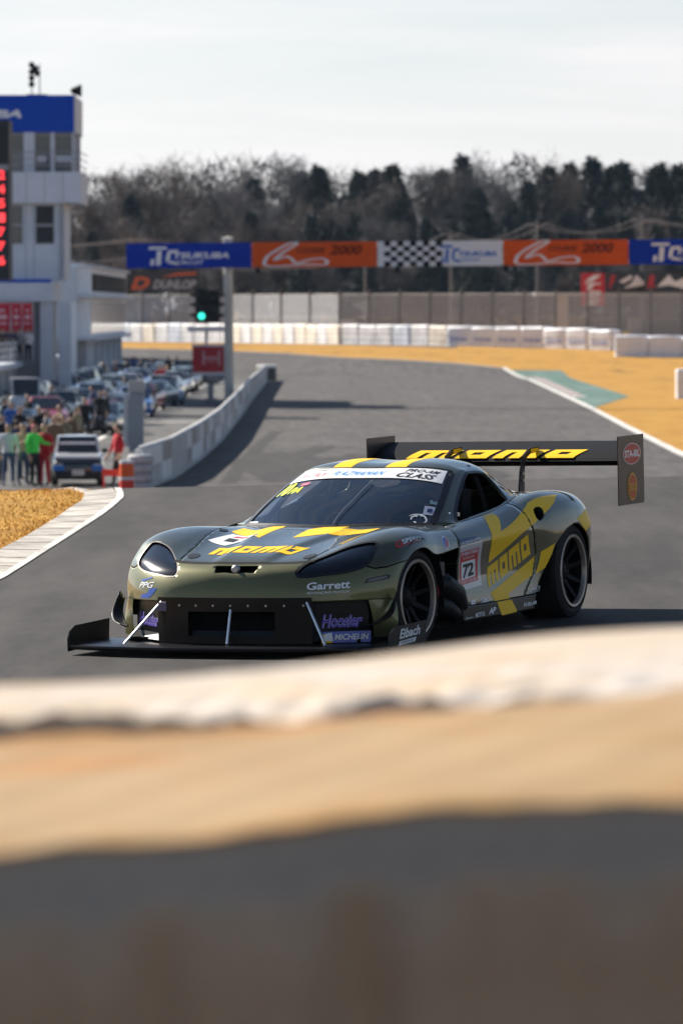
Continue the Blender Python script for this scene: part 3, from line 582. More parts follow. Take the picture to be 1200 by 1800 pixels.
# grandstand block and billboards
pv_ = empty('pavilion', (26, 524, -.78)); tag(pv_, 'flat roofed pavilion with a pale pillar at the right of the gantry', 'building')
bx('roof_beam', bw2, pv_, -8.2, 22, -.5, 8, 4.25, 4.55); bx('pillar', mat('pavilion_pillar', (.50, .46, .40), rough=.8), pv_, -6.3, -5.2, 0, 1.1, 0, 4.25); bx('back_wall', mat('pavilion_wall', (.17, .165, .16), rough=.9), pv_, -6.2, 22, 6, 6.4, 0, 2.2); bx('door', mat('pavilion_door', (.05, .055, .06)), pv_, -3.5, -1.2, 5.9, 6.0, 0, 1.9)
def board(px0, px1, py0, py1, Y, base, label, prints):
    s = 1e4 / Y; X0, X1 = (px0 - 600) / s, (px1 - 600) / s; Z1, Z0 = HC - (py0 - 545) / s, HC - (py1 - 545) / s
    r_ = empty('billboard', ((X0 + X1) / 2, Y, Z0)); tag(r_, label, 'billboard'); w_, h = (X1 - X0) / 2, Z1 - Z0
    bo = bx('panel', base, r_, -w_, w_, 0, .12, 0, h)
    zg_ = float(zg((X0 + X1) / 2, Y)) - Z0
    for x in (-w_ * .8, w_ * .8): bx('post', fpost, r_, x - .07, x + .07, .13, .27, zg_, h * .9)
    for kind, m_, q in prints:
        Q = [(-w_ + 2 * w_ * q[0], -.012, h * q[2]), (-w_ + 2 * w_ * q[1], -.012, h * q[2]), (-w_ + 2 * w_ * q[1], -.012, h * q[3]), (-w_ + 2 * w_ * q[0], -.012, h * q[3])]
        if isinstance(kind, str): flat_text('lettering', kind, m_, bo, Q, .05, .3)
        else: flat_text('print', '', m_, bo, Q, shape=polys2d(kind))
dk = mat('billboard_dark', (.025, .026, .03), rough=.5); rd = mat('billboard_red', (.50, .02, .025), rough=.5); og = mat('billboard_orange', (.60, .10, .02), rough=.5); gy = mat('billboard_grey', (.33, .34, .37), rough=.5)
board(226, 352, 476, 511, 540, dk, 'dark billboard with an orange D emblem left of the gantry post', [('D', og, (.03, .30, .05, .70)), ('DUNLOP', gy, (.34, .95, .08, .55)), ([[(0, 0), (.5, .35), (1, .5), (1, .9), (.45, .8)]], og, (.45, .95, .66, .95))])
board(1020, 1062, 480, 538, 515, rd, 'red vertical sign with white letters at the right of the fence', [('1TBE'[k], ink_w, (.15, .85, .74 - .24 * k, .94 - .24 * k)) for k in range(4)])
board(1066, 1132, 478, 514, 520, dk, 'dark billboard with white shapes beside the red sign', [('F', rd, (.04, .22, .2, .85)), ([[(0, .5), (.5, .9), (.55, .7), (.2, .4)], [(.2, .1), (1, .3), (1, .5), (.7, .9), (.5, .4)]], ink_w, (.30, .98, .1, .95))])
board(1134, 1230, 478, 514, 518, dk, 'dark billboard with white and red shapes at the picture edge', [('R', rd, (.02, .16, .2, .85)), ([[(0, .2), (.4, .9), (.6, .5), (1, .8), (.9, .1), (.4, .3)]], ink_w, (.2, .75, .1, .95))])
ev_ = empty('yellow_digger', (25.5, 495, -.78)); tag(ev_, 'small yellow and dark utility machine behind the fence at the right', 'machine')
bx('chassis', mat('digger_dark', (.05, .05, .05)), ev_, -.9, .9, 0, 1.6, .2, .8, .05); bx('cab', mat('digger_glass', (.2, .2, .2)), ev_, -.5, .5, .3, 1.3, .8, 2.3, .08); bx('cowl', mat('digger_yellow', (.6, .38, .02)), ev_, -.9, -.45, -.1, 1.5, .6, 1.1, .05)
mb = MB(); mb.tube([(.5, 0, .8), (1.1, -.2, 2.4), (1.6, -.4, 1.6)], .1, 6); mb.build('boom', mat('digger_dark'), ev_)
for x in (-.6, .6):
    mb = MB(); mb.lathe([(-.12, .0), (-.12, .3), (.12, .3), (.12, 0)], 14, 'x', (x, .4, .3)); mb.build('wheel', rubber if 'rubber' in globals() else mat('digger_dark'), ev_, True)

# ------------------------------------------------------------------ power line
wire_m = mat('wire', (.42, .43, .46), rough=.5); pole_m = mat('concrete_pole', (.13, .13, .14), rough=.8)
PX = [(-46, 590), (-20.5, 582), (2.4, 575), (11.0, 573), (19.6, 571), (30.0, 569), (52, 566)]; PH = [11.5, 10.6, 10.2, 11.0, 12.0, 12.4, 12.6]
for k, ((x, y), h) in enumerate(zip(PX, PH)):
    r_ = empty('power_pole', (x, y, -.78)); tag(r_, ['slim concrete power pole far behind the control tower', 'slim power pole behind the first blue board', 'slim power pole behind the chequered board', 'slim power pole behind the white board', 'slim power pole behind the second orange board', 'slim power pole at the far right behind the blue board', 'slim power pole beyond the right picture edge'][k], 'pole', 'power poles along the wood')
    mb = MB(); mb.tube([(0, 0, 0), (0, 0, h)], [.17, .11], 8); mb.build('shaft', pole_m, r_)
    bx('crossarm', pole_m, r_, -.9, .9, -.06, .06, h - .5, h - .38); bx('crossarm', pole_m, r_, -.7, .7, -.06, .06, h - 2.3, h - 2.2)
wr = empty('overhead_wire', (0, 570, -.78)); tag(wr, 'pale overhead wires sagging from pole to pole in front of the wood', 'wire')
for k in range(len(PX) - 1):
    for dz, dx in ((-.38, -.8), (-.38, .8), (-2.2, 0)):
        (xa, ya), (xb, yb_) = PX[k], PX[k + 1]; mb = MB()
        mb.tube([(xa + dx + (xb - xa) * t, ya - 570 + (yb_ - ya) * t - .3, PH[k] + dz + (PH[k + 1] - PH[k]) * t - 1.15 * 4 * t * (1 - t)) for t in np.linspace(0, 1, 12)], .028, 5); mb.build('wire', wire_m, wr)

# ------------------------------------------------------------------ the wood: bare trees and conifers
bark = mat('bark', (.085, .075, .070), rough=.9, noise=.3, nscale=3)
twig_a = mat('twigs_grey', (.135, .122, .120), rough=.9, noise=.35, nscale=.6); twig_b = mat('twigs_brown', (.150, .122, .108), rough=.9, noise=.35, nscale=.6)
needle = mat('needles', (.028, .040, .040), rough=.8, noise=.45, nscale=.8); needle_b = mat('needles_olive', (.040, .048, .038), rough=.8, noise=.45, nscale=.8)
def bare_tree(seed, h=14., spread=.42, ntw=3600):
    r_ = np.random.default_rng(seed); tr = MB(); tips = []
    def limb(p, d, L, rad, lev):
        n = 5; pts = [np.array(p)]; dd = np.array(d, float)
        for i in range(n):
            dd = dd + r_.normal(0, .13, 3) + np.array([0, 0, .05]); dd /= np.linalg.norm(dd); pts.append(pts[-1] + dd * L / n)
        tr.tube([tuple(q) for q in pts], list(np.linspace(rad, rad * .45, n + 1)), 5 if lev else 7, cap=False)
        if lev >= 3: tips.append((pts[-1], dd)); tips.append((pts[3], dd)); return
        nk = [6, 4, 4][lev]
        for k in range(nk):
            t = r_.uniform(.35 if lev else .30, 1.0); i = min(int(t * n), n - 1); q = pts[i] + (pts[i + 1] - pts[i]) * (t * n - i)
            a = r_.uniform(0, 2 * math.pi); tilt = r_.uniform(.45, .95); base = np.array([math.cos(a) * math.sin(tilt), math.sin(a) * math.sin(tilt), math.cos(tilt)])
            nd = base * .75 + dd * .5; nd /= np.linalg.norm(nd); limb(q, nd, L * r_.uniform(.50, .72), rad * .5, lev + 1)
        tips.append((pts[-1], dd))
    limb((0, 0, -.3), (0, 0, 1), h * .52, .26, 0)
    V = []; F = []
    T = [tips[i] for i in r_.integers(0, len(tips), ntw)]
    for p, d in T:
        o_ = p + r_.normal(0, .42, 3); dv = d * .5 + r_.normal(0, .75, 3); dv[2] += .25; dv /= np.linalg.norm(dv); L = r_.uniform(.5, 1.25)
        sd_ = np.cross(dv, r_.normal(0, 1, 3)); sd_ /= np.linalg.norm(sd_) + 1e-9; w_ = r_.uniform(.018, .040); b = len(V)
        V += [o_ - sd_ * w_, o_ + sd_ * w_, o_ + dv * L]; F.append((b, b + 1, b + 2))
    return tr, V, F
def conifer(seed, h=14., w=2.6, n=2600):
    r_ = np.random.default_rng(seed); tr = MB(); tr.tube([(0, 0, -.3), (0, 0, h * .97)], [.24, .04], 7, cap=False); V = []; F = []
    lay = 22; z0 = h * .22; lop = r_.uniform(.65, 1.2, (lay, 9))
    for i in range(n):
        t = r_.random() ** .8; k = int(t * lay) % lay; z = z0 + (h - z0) * t; R_ = w * (1 - t) ** .75 + .12
        a = r_.uniform(0, 2 * math.pi); R_ *= lop[k, int(a / (2 * math.pi) * 9) % 9]; q = R_ * r_.uniform(.25, 1.0) ** .6
        p = np.array([math.cos(a) * q, math.sin(a) * q, z - .30 * q + r_.normal(0, .14)])
        dv = np.array([math.cos(a), math.sin(a), -.25]) + r_.normal(0, .45, 3); dv /= np.linalg.norm(dv); L = r_.uniform(.35, .8); sd_ = np.cross(dv, r_.normal(0, 1, 3)); sd_ /= np.linalg.norm(sd_) + 1e-9
        ww = r_.uniform(.08, .20); b = len(V); V += [p - sd_ * ww, p + sd_ * ww, p + dv * L]; F.append((b, b + 1, b + 2))
    return tr, V, F
protos = []
def add_proto(tr, V, F, cm):
    o = tr.build('trunk', bark, None, True); tm = o.data; bpy.data.objects.remove(o)
    o = mesh('crown', V, F, cm, None, False); cmesh = o.data; bpy.data.objects.remove(o); return tm, cmesh
BT = [add_proto(*bare_tree(s, h, ntw=4200), m_) for s, h, m_ in ((1, 14, twig_a), (2, 13, twig_b), (3, 15.5, twig_a), (4, 12.5, twig_b), (5, 14.5, twig_a))]
CT = [add_proto(*conifer(s, h, w), m_) for s, h, w, m_ in ((11, 14, 2.5, needle), (12, 12.5, 2.9, needle_b), (13, 15, 2.2, needle))]
random.seed(5)
def behind(px): return ['behind the control tower', 'above the first blue board', 'above the first orange board', 'above the chequered board', 'above the second orange board', 'above the last blue board'][sum(px > t for t in (225, 445, 665, 886, 1103))]
def plant(kind, x, y, sc_, rz, label, group):
    tm, cm = kind; r_ = empty('conifer' if kind in CT else 'bare_tree', (x, y, float(zg(x, y))), rz); r_.scale = (sc_ * random.uniform(.92, 1.1), sc_ * random.uniform(.92, 1.1), sc_)
    for nm, me in (('trunk', tm), ('crown', cm)):
        o = bpy.data.objects.new(nm, me); col.objects.link(o); o.parent = r_
    tag(r_, label, 'tree', group)
# sky line read from left to right: (px, top py, kind) -> a tree in the front or middle of the wood
SKY = [(110, 300, 'b'), (150, 285, 'b'), (185, 288, 'b'), (222, 290, 'b'), (255, 280, 'b'), (290, 287, 'b'), (325, 290, 'b'), (362, 268, 'b'), (400, 258, 'b'), (440, 264, 'b'), (475, 262, 'b'), (505, 285, 'b'), (530, 296, 'c'), (560, 285, 'c'), (590, 302, 'b'), (632, 296, 'c'), (660, 291, 'c'), (688, 283, 'c'), (718, 288, 'b'), (748, 284, 'b'), (775, 292, 'c'), (812, 266, 'c'), (850, 283, 'b'), (878, 278, 'b'), (905, 256, 'b'), (935, 254, 'b'), (965, 285, 'c'), (1000, 280, 'c'), (1040, 270, 'c'), (1075, 284, 'c'), (1095, 278, 'c'), (1125, 285, 'b'), (1155, 282, 'c'), (1190, 284, 'c'), (1225, 286, 'c')]
for k, (px, py, kd) in enumerate(SKY):
    Y = random.uniform(630, 665); s = 1e4 / Y; X = (px - 600) / s; top = HC - (py - 545) / s + .78; kk = random.choice(BT if kd == 'b' else CT)
    H = max(v.co.z for v in kk[1].vertices)
    if kd == 'b': plant(kk, X, Y, top / H * 1.02, random.uniform(0, 6), 'tall bare tree with grey twigs reaching the skyline ' + behind(px), 'bare skyline trees ' + behind(px))
    else: plant(kk, X, Y, top / H, random.uniform(0, 6), 'tall dark conifer reaching the skyline ' + behind(px), 'skyline conifers ' + behind(px))
for row, (Y0, n, h0) in enumerate(((602, 22, .60), (614, 22, .74), (624, 22, .82), (640, 20, .86), (655, 20, .88))):
    for k in range(n):
        X = -41 + 84 * (k + random.uniform(.1, .9)) / n; Y = Y0 + random.uniform(-4, 4); rt = X * 1e4 / Y + 600
        con = random.random() < (.25 if rt < 500 else .62); kk = random.choice(CT if con else BT); H = max(v.co.z for v in kk[1].vertices)
        lim = np.interp(rt, [p[0] for p in SKY], [p[1] for p in SKY]); top = (HC - (lim - 545) * Y / 1e4 + .78) * h0 * random.uniform(.82, 1.04)
        if con: plant(kk, X, Y, top / H, random.uniform(0, 6), 'lower dark conifer deep in the wood ' + behind(rt), 'inner conifers ' + behind(rt))
        else: plant(kk, X, Y, top / H, random.uniform(0, 6), 'lower bare grey tree deep in the wood ' + behind(rt), 'inner bare trees ' + behind(rt))
# undergrowth at the foot of the wood and the wood's dense far depth
V = []; F = []
for i in range(24000):
    x = rng.uniform(-100, 60); y = rng.uniform(585, 600); hh = 3.4 + 1.2 * math.sin(x * .4) + .8 * math.sin(x * 1.1 + 1); p = np.array([x, y, -.8 + hh * rng.random() ** .8]); dv = rng.normal(0, 1, 3); dv /= np.linalg.norm(dv); sd_ = np.cross(dv, rng.normal(0, 1, 3)); sd_ /= np.linalg.norm(sd_)
    b = len(V); V += [p - sd_ * .14, p + sd_ * .14, p + dv * rng.uniform(.4, .9)]; F.append((b, b + 1, b + 2))
o = mesh('undergrowth', V, F, mat('undergrowth_leaf', (.040, .038, .030), rough=.9, noise=.4, nscale=.3), None, False); tag(o, 'dark scrub along the foot of the wood', 'scrub', kind='stuff')
V = []; F = []
for i in range(60000):
    x = rng.uniform(-170, 110); y = rng.uniform(668, 700); lim = np.interp(x * 1e4 / y + 600, [p[0] for p in SKY], [p[1] for p in SKY]) + 22
    hmax = HC - (lim - 545) * y / 1e4; p = np.array([x, y, -.8 + (hmax + .8) * rng.random() ** .85]); dv = rng.normal(0, 1, 3); dv[2] += .5; dv /= np.linalg.norm(dv); sd_ = np.cross(dv, rng.normal(0, 1, 3)); sd_ /= np.linalg.norm(sd_); w_ = rng.uniform(.05, .16)
    b = len(V); V += [p - sd_ * w_, p + sd_ * w_, p + dv * rng.uniform(.8, 1.9)]; F.append((b, b + 1, b + 2))
o = mesh('far_wood', V, F, mat('far_wood_twigs', (.050, .050, .050), rough=.9, noise=.4, nscale=.2), None, False); tag(o, 'dense far depth of the dark wood behind the circuit', 'wood', kind='stuff')
# ---- SURF BEGIN (bpy-free) : car panels are smooth spline patches S(u, v) in car space
# car space: x to the car's left, y towards its tail from the front axle, z up from the road
def catmull(P, t):
    n = len(P)
    t = np.clip(np.asarray(t, float), 0, n - 1)
    i = np.minimum(t.astype(int), n - 2); f = t - i
    def g(k):
        kk = np.clip(k, 0, n - 1); q = P[kk].copy()
        q[k < 0] = 2 * P[0] - P[1]; q[k > n - 1] = 2 * P[n - 1] - P[n - 2]
        return q
    f = f.reshape((-1,) + (1,) * (P.ndim - 1))
    p0, p1, p2, p3 = g(i - 1), P[i], P[i + 1], g(i + 2)
    return .5 * ((2 * p1) + (-p0 + p2) * f + (2 * p0 - 5 * p1 + 4 * p2 - p3) * f**2 + (-p0 + 3 * p1 - 3 * p2 + p3) * f**3)

class Patch:
    def __init__(s, rows, mirror0=True, post=None):
        A = np.array(rows, float)
        if mirror0:                                   # column 0 lies on the centre plane: reflect for a smooth crown
            m = A[:, 1:2, :].copy(); m[:, :, 0] *= -1
            A = np.concatenate([m, A], 1); s.off = 1
        else: s.off = 0
        s.A = A; s.nu = A.shape[0]; s.nv = A.shape[1] - s.off; s.post = post
    def ev(s, u, v):
        u = np.atleast_1d(np.asarray(u, float)); v = np.atleast_1d(np.asarray(v, float))
        R = catmull(s.A, u)                           # (n, cols, 3)
        n = R.shape[1]; t = np.clip(v + s.off, s.off, n - 1)
        i = np.minimum(t.astype(int), n - 2); f = (t - i)[:, None]; a = np.arange(len(u))
        def g(k):
            q = R[a, np.clip(k, 0, n - 1)].copy()
            m = k > n - 1
            q[m] = 2 * R[a[m], n - 1] - R[a[m], n - 2]
            m = k < 0
            q[m] = 2 * R[a[m], 0] - R[a[m], 1]
            return q
        p0, p1, p2, p3 = g(i - 1), R[a, i], R[a, i + 1], g(i + 2)
        P = .5 * ((2 * p1) + (-p0 + p2) * f + (2 * p0 - 5 * p1 + 4 * p2 - p3) * f**2 + (-p0 + 3 * p1 - 3 * p2 + p3) * f**3)
        return s.post(P) if s.post else P
    def nrm(s, u, v):
        u = np.atleast_1d(np.asarray(u, float)); v = np.atleast_1d(np.asarray(v, float)); e = .01
        u0 = np.clip(u - e, 0, s.nu - 1); u1 = np.clip(u + e, 0, s.nu - 1)
        v0 = np.clip(v - e, 0, s.nv - 1); v1 = np.clip(v + e, 0, s.nv - 1)
        n = np.cross(s.ev(u1, v) - s.ev(u0, v), s.ev(u, v1) - s.ev(u, v0))
        n /= np.linalg.norm(n, axis=1, keepdims=True) + 1e-12
        return n * s.sgn
    sgn = -1.0

def sst(a, b, x): 
    t = np.clip((x - a) / (b - a), 0, 1); return t * t * (3 - 2 * t)

def hood_dome(P):                                     # the raised spine along the bonnet
    x, y = np.abs(P[:, 0]), P[:, 1]
    w = .15 + .13 * sst(-.7, .5, y)
    P = P.copy()
    P[:, 2] += .020 * (1 - sst(w, w + .07, x)) * sst(-.80, -.55, y) * (1 - sst(.30, .62, y))
    return P

FRONT = Patch([
 [(0,-.845,.345),(.22,-.84,.345),(.45,-.81,.345),(.62,-.735,.345),(.755,-.63,.345),(.85,-.53,.345),(.905,-.46,.34),(.93,-.415,.335)],
 [(0,-.862,.43),(.22,-.857,.43),(.45,-.825,.43),(.62,-.75,.43),(.76,-.64,.43),(.855,-.53,.43),(.91,-.455,.425),(.935,-.395,.41)],
 [(0,-.845,.505),(.22,-.84,.505),(.45,-.80,.51),(.63,-.72,.515),(.765,-.61,.52),(.857,-.51,.51),(.913,-.43,.495),(.938,-.365,.475)],
 [(0,-.79,.552),(.22,-.785,.555),(.45,-.742,.562),(.63,-.65,.58),(.765,-.55,.59),(.862,-.45,.585),(.918,-.37,.56),(.942,-.305,.535)],
 [(0,-.70,.584),(.22,-.69,.588),(.45,-.65,.598),(.63,-.54,.635),(.765,-.44,.65),(.866,-.35,.642),(.922,-.28,.615),(.945,-.225,.585)],
 [(0,-.50,.615),(.22,-.49,.622),(.45,-.45,.638),(.625,-.38,.69),(.765,-.31,.708),(.87,-.25,.692),(.925,-.19,.655),(.948,-.14,.622)],
 [(0,-.25,.65),(.22,-.245,.658),(.45,-.22,.672),(.62,-.18,.728),(.765,-.14,.746),(.872,-.10,.725),(.928,-.07,.68),(.95,-.04,.638)],
 [(0,.0,.678),(.22,.0,.688),(.46,.02,.70),(.62,.04,.752),(.76,.06,.764),(.872,.07,.738),(.93,.07,.685),(.95,.07,.632)],
 [(0,.20,.70),(.22,.20,.709),(.47,.20,.715),(.62,.20,.758),(.755,.20,.764),(.872,.20,.732),(.93,.19,.668),(.952,.20,.585)],
 [(0,.38,.718),(.22,.40,.726),(.48,.42,.725),(.63,.40,.752),(.755,.37,.754),(.865,.34,.722),(.92,.32,.66),(.945,.31,.578)],
 [(0,.50,.732),(.25,.54,.738),(.50,.62,.734),(.65,.63,.742),(.765,.58,.738),(.857,.54,.712),(.91,.52,.655),(.935,.50,.588)],
 [(0,.58,.738),(.27,.64,.742),(.53,.78,.738),(.685,.86,.735),(.78,.82,.728),(.852,.75,.705),(.905,.71,.655),(.925,.69,.60)],
], post=hood_dome)

for _r, _d in ((0, -.026), (1, .004), (2, .020), (3, .012)):      # the nose leans back from its lower lip
    FRONT.A[_r, :, 1] += _d * np.array([1, 1, 1, 1, .9, .7, .35, .1, 0])

SIDE = Patch([
 [(.778,.82,.730),(.852,.745,.705),(.905,.705,.655),(.926,.685,.60),(.915,.68,.50),(.913,.68,.38),(.93,.68,.27),(.937,.68,.11)],
 [(.785,1.0,.742),(.852,1.0,.717),(.907,1.0,.67),(.932,1.0,.61),(.915,1.0,.50),(.913,1.0,.38),(.935,1.0,.26),(.942,1.0,.11)],
 [(.79,1.5,.772),(.855,1.5,.748),(.91,1.5,.692),(.936,1.5,.63),(.918,1.5,.51),(.915,1.5,.38),(.937,1.5,.26),(.947,1.5,.11)],
 [(.785,1.95,.828),(.853,1.95,.805),(.92,1.95,.745),(.948,1.95,.655),(.938,1.95,.52),(.935,1.95,.38),(.946,1.95,.26),(.953,1.95,.11)],
 [(.735,2.3,.866),(.85,2.3,.862),(.945,2.3,.785),(.98,2.3,.665),(.985,2.3,.52),(.98,2.3,.38),(.972,2.3,.26),(.963,2.3,.11)],
 [(.66,2.665,.860),(.82,2.665,.870),(.94,2.665,.805),(.986,2.665,.685),(.992,2.665,.54),(.985,2.665,.40),(.97,2.665,.27),(.955,2.665,.13)],
 [(.60,3.0,.842),(.79,3.0,.846),(.905,3.0,.78),(.960,3.0,.665),(.970,3.0,.54),(.962,3.0,.40),(.945,3.0,.28),(.92,3.0,.18)],
 [(.55,3.25,.815),(.70,3.25,.815),(.80,3.25,.755),(.858,3.25,.65),(.870,3.25,.54),(.862,3.25,.42),(.84,3.25,.30),(.81,3.25,.22)],
 [(.50,3.45,.78),(.60,3.45,.772),(.69,3.44,.715),(.745,3.43,.63),(.76,3.42,.54),(.75,3.42,.44),(.73,3.42,.34),(.70,3.42,.28)],
], mirror0=False)

TOP = Patch([
 [(0,.57,.738),(.30,.64,.742),(.52,.77,.738),(.675,.89,.735),(.72,.94,.735),(.778,1.0,.738)],
 [(0,.98,.905),(.27,1.01,.908),(.48,1.08,.90),(.620,1.20,.885),(.665,1.27,.865),(.782,1.25,.755)],
 [(0,1.46,1.080),(.24,1.475,1.082),(.42,1.515,1.072),(.545,1.575,1.045),(.600,1.64,1.012),(.788,1.52,.776)],
 [(0,1.75,1.112),(.24,1.75,1.122),(.41,1.75,1.108),(.520,1.76,1.072),(.590,1.80,1.022),(.788,1.76,.802)],
 [(0,2.10,1.105),(.24,2.10,1.115),(.39,2.10,1.100),(.500,2.10,1.062),(.575,2.08,1.005),(.775,1.99,.832)],
 [(0,2.50,1.03),(.24,2.50,1.03),(.38,2.48,1.018),(.47,2.42,.99),(.555,2.34,.945),(.74,2.2,.852)],
 [(0,2.90,.91),(.22,2.88,.91),(.36,2.82,.905),(.47,2.70,.895),(.56,2.56,.882),(.69,2.38,.858)],
 [(0,3.18,.83),(.22,3.14,.83),(.36,3.06,.832),(.48,2.95,.838),(.58,2.80,.845),(.66,2.62,.852)],
])
# ---- SURF END
# ------------------------------------------------------------------ the race car
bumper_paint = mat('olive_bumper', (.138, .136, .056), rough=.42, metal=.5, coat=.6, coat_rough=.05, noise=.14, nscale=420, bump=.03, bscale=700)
paint = mat('olive_paint', (.058, .061, .026), rough=.40, metal=.45, coat=.95, coat_rough=.02, noise=.12, nscale=900, bump=.02, bscale=1500)
yellow = mat('yellow_vinyl', (.95, .555, .002), rough=.45, coat=.06, coat_rough=.06, spec=.22)
black_gloss = mat('black_gloss', (.004, .004, .005), rough=.35, spec=.2, coat=.15, coat_rough=.10)
black_satin = mat('black_satin', (.014, .014, .015), rough=.45, noise=.3, nscale=30)
black_matt = mat('black_matt', (.006, .006, .006), rough=.9, spec=.2)
rubber = mat('tyre_rubber', (.018, .017, .017), rough=.75, noise=.25, nscale=60, bump=.1, bscale=200)
rim_black = mat('rim_black', (.004, .004, .005), rough=.5, spec=.12)
rim_lip = mat('rim_lip_metal', (.42, .36, .31), rough=.35, metal=.6)
steel = mat('bare_steel', (.55, .55, .56), rough=.28, metal=1.)
alu = mat('strut_aluminium', (.70, .70, .71), rough=.35, metal=.9)
white_v = mat('white_vinyl', (.80, .80, .80), rough=.4, coat=.3)
red_v = mat('red_vinyl', (.55, .02, .02), rough=.4, coat=.3)
blue_v = mat('blue_vinyl', (.02, .09, .42), rough=.4, coat=.3)
cyan_v = mat('cyan_vinyl', (.03, .32, .72), rough=.4)
navy_v = mat('navy_vinyl', (.01, .03, .11), rough=.4, coat=.3)
black_v = mat('black_vinyl', (.01, .01, .01), rough=.5)
purple_v = mat('purple_vinyl', (.10, .06, .38), rough=.4)
lilac_v = mat('lilac_vinyl', (.42, .38, .66), rough=.4)
lime_v = mat('lime_vinyl', (.75, .80, .02), rough=.4)
pink_v = mat('pink_vinyl', (.75, .18, .28), rough=.4)
wing_grey = mat('endplate_grey', (.085, .070, .058), rough=.35, metal=.5, noise=.12, nscale=6)
glass_w = glass_mat('windscreen_glass', (.62, .68, .76), ior=2.0)
glass_q = glass_mat('side_glass', (.30, .32, .34), ior=1.6)
lamp_cover = mat('smoked_lamp_cover', (.003, .005, .010), rough=.15, spec=.3, coat=.45, coat_rough=.02)
copper = mat('red_anodised', (.45, .03, .03), rough=.3, metal=.5)

TH, ROLL, PITCH = .3985, .0156, .0208
CAR_O = Vector((-.3456, 36.527, 0))
_ct, _st = math.cos(TH), math.sin(TH)
CAR_M = (Matrix(((_ct, _st, 0), (-_st, _ct, 0), (0, 0, 1))) @ Matrix.Rotation(PITCH, 3, 'X') @ Matrix.Rotation(-ROLL, 3, 'Y'))
car = empty('race_car', CAR_O, rot=CAR_M.to_euler())
tag(car, 'dark olive and yellow racing coupe with front splitter and tall rear wing', 'car')

def sdf_poly(poly, smooth=0):
    P = np.array(poly, float)
    if smooth:                                        # closed spline through the corners
        n = len(P); t = np.linspace(0, n, n * smooth, endpoint=False); i = t.astype(int); f = (t - i)[:, None]
        g = lambda k: P[k % n]
        P = .5 * (2 * g(i) + (g(i + 1) - g(i - 1)) * f + (2 * g(i - 1) - 5 * g(i) + 4 * g(i + 1) - g(i + 2)) * f**2 + (3 * g(i) - g(i - 1) - 3 * g(i + 1) + g(i + 2)) * f**3)
    Q = np.roll(P, -1, 0)
    def fn(a, b):
        X = np.stack([a, b], 1)[:, None, :]; d = Q - P
        t = np.clip(((X - P) * d).sum(2) / ((d * d).sum(1) + 1e-12), 0, 1)
        dist = np.sqrt((((P + t[..., None] * d) - X)**2).sum(2)).min(1)
        x, y = X[..., 0], X[..., 1]
        c = ((P[:, 1] > y) != (Q[:, 1] > y)) & (x < (Q[:, 0] - P[:, 0]) * (y - P[:, 1]) / (Q[:, 1] - P[:, 1] + 1e-12) + P[:, 0])
        return np.where(c.sum(1) % 2 == 1, dist, -dist)
    fn.P = P
    return fn

def uv_region(pt, keep, k=9, urange=None, vrange=None):
    """quads of the patch's (u, v) square, clipped to keep[i](u, v) >= 0; returns uv verts and faces"""
    u0, u1 = urange or (0, pt.nu - 1); v0, v1 = vrange or (0, pt.nv - 1)
    us = np.linspace(u0, u1, int(round((u1 - u0) * k)) + 1); vs = np.linspace(v0, v1, int(round((v1 - v0) * k)) + 1)
    U, V = np.meshgrid(us, vs, indexing='ij'); nv = len(vs)
    uv = np.stack([U.ravel(), V.ravel()], 1)
    faces = [(i * nv + j, i * nv + j + 1, (i + 1) * nv + j + 1, (i + 1) * nv + j) for i in range(len(us) - 1) for j in range(nv - 1)]
    for fn in keep:
        val = fn(uv[:, 0], uv[:, 1]); pts = list(map(tuple, uv)); ed = {}; out = []
        for q in faces:
            s = [val[i] >= 0 for i in q]
            if all(s): out.append(q); continue
            if not any(s): continue
            w = []
            for a, b in zip(q, q[1:] + q[:1]):
                if val[a] >= 0: w.append(a)
                if (val[a] >= 0) != (val[b] >= 0):
                    key = (min(a, b), max(a, b))
                    if key not in ed:
                        t = val[a] / (val[a] - val[b]); ed[key] = len(pts)
                        pts.append((pts[a][0] + (pts[b][0] - pts[a][0]) * t, pts[a][1] + (pts[b][1] - pts[a][1]) * t))
                    w.append(ed[key])
            if len(w) > 2: out.append(tuple(w))
        uv = np.array(pts); faces = out
    used = sorted({i for q in faces for i in q}); mp_ = {o: n for n, o in enumerate(used)}
    return uv[used], [tuple(mp_[i] for i in q) for q in faces]

def panel(name, pt, keep, m, sides=(1,), joined=False, off=0., parent=car, k=9, thick=.006, **kw):
    uv, fs = uv_region(pt, keep, k, **kw)
    P = pt.ev(uv[:, 0], uv[:, 1])
    if off: P = P + pt.nrm(uv[:, 0], uv[:, 1]) * off
    outs = []
    def one(Ps, Fs):
        o = mesh(name, Ps, Fs, m, parent, True, 2e-4)
        bm = bmesh.new(); bm.from_mesh(o.data); bmesh.ops.recalc_face_normals(bm, faces=bm.faces)
        cen = sum((f.calc_center_median() for f in bm.faces), Vector()) / len(bm.faces)
        av = sum((f.normal * f.calc_area() for f in bm.faces), Vector())
        if av.dot(cen - Vector((0, 1.3, .3))) < 0: bmesh.ops.reverse_faces(bm, faces=bm.faces)
        bm.to_mesh(o.data); bm.free(); o.data.shade_smooth()
        if thick:
            so = o.modifiers.new('thickness', 'SOLIDIFY'); so.thickness = thick; so.offset = -1; so.use_rim = True
        return o
    mirP = P * np.array([-1, 1, 1]); mirF = [q[::-1] for q in fs]
    if joined:
        n = len(P); return one(np.concatenate([P, mirP]), list(fs) + [tuple(i + n for i in q) for q in mirF])
    for s in sides: outs.append(one(P, fs) if s > 0 else one(mirP, mirF))
    return outs

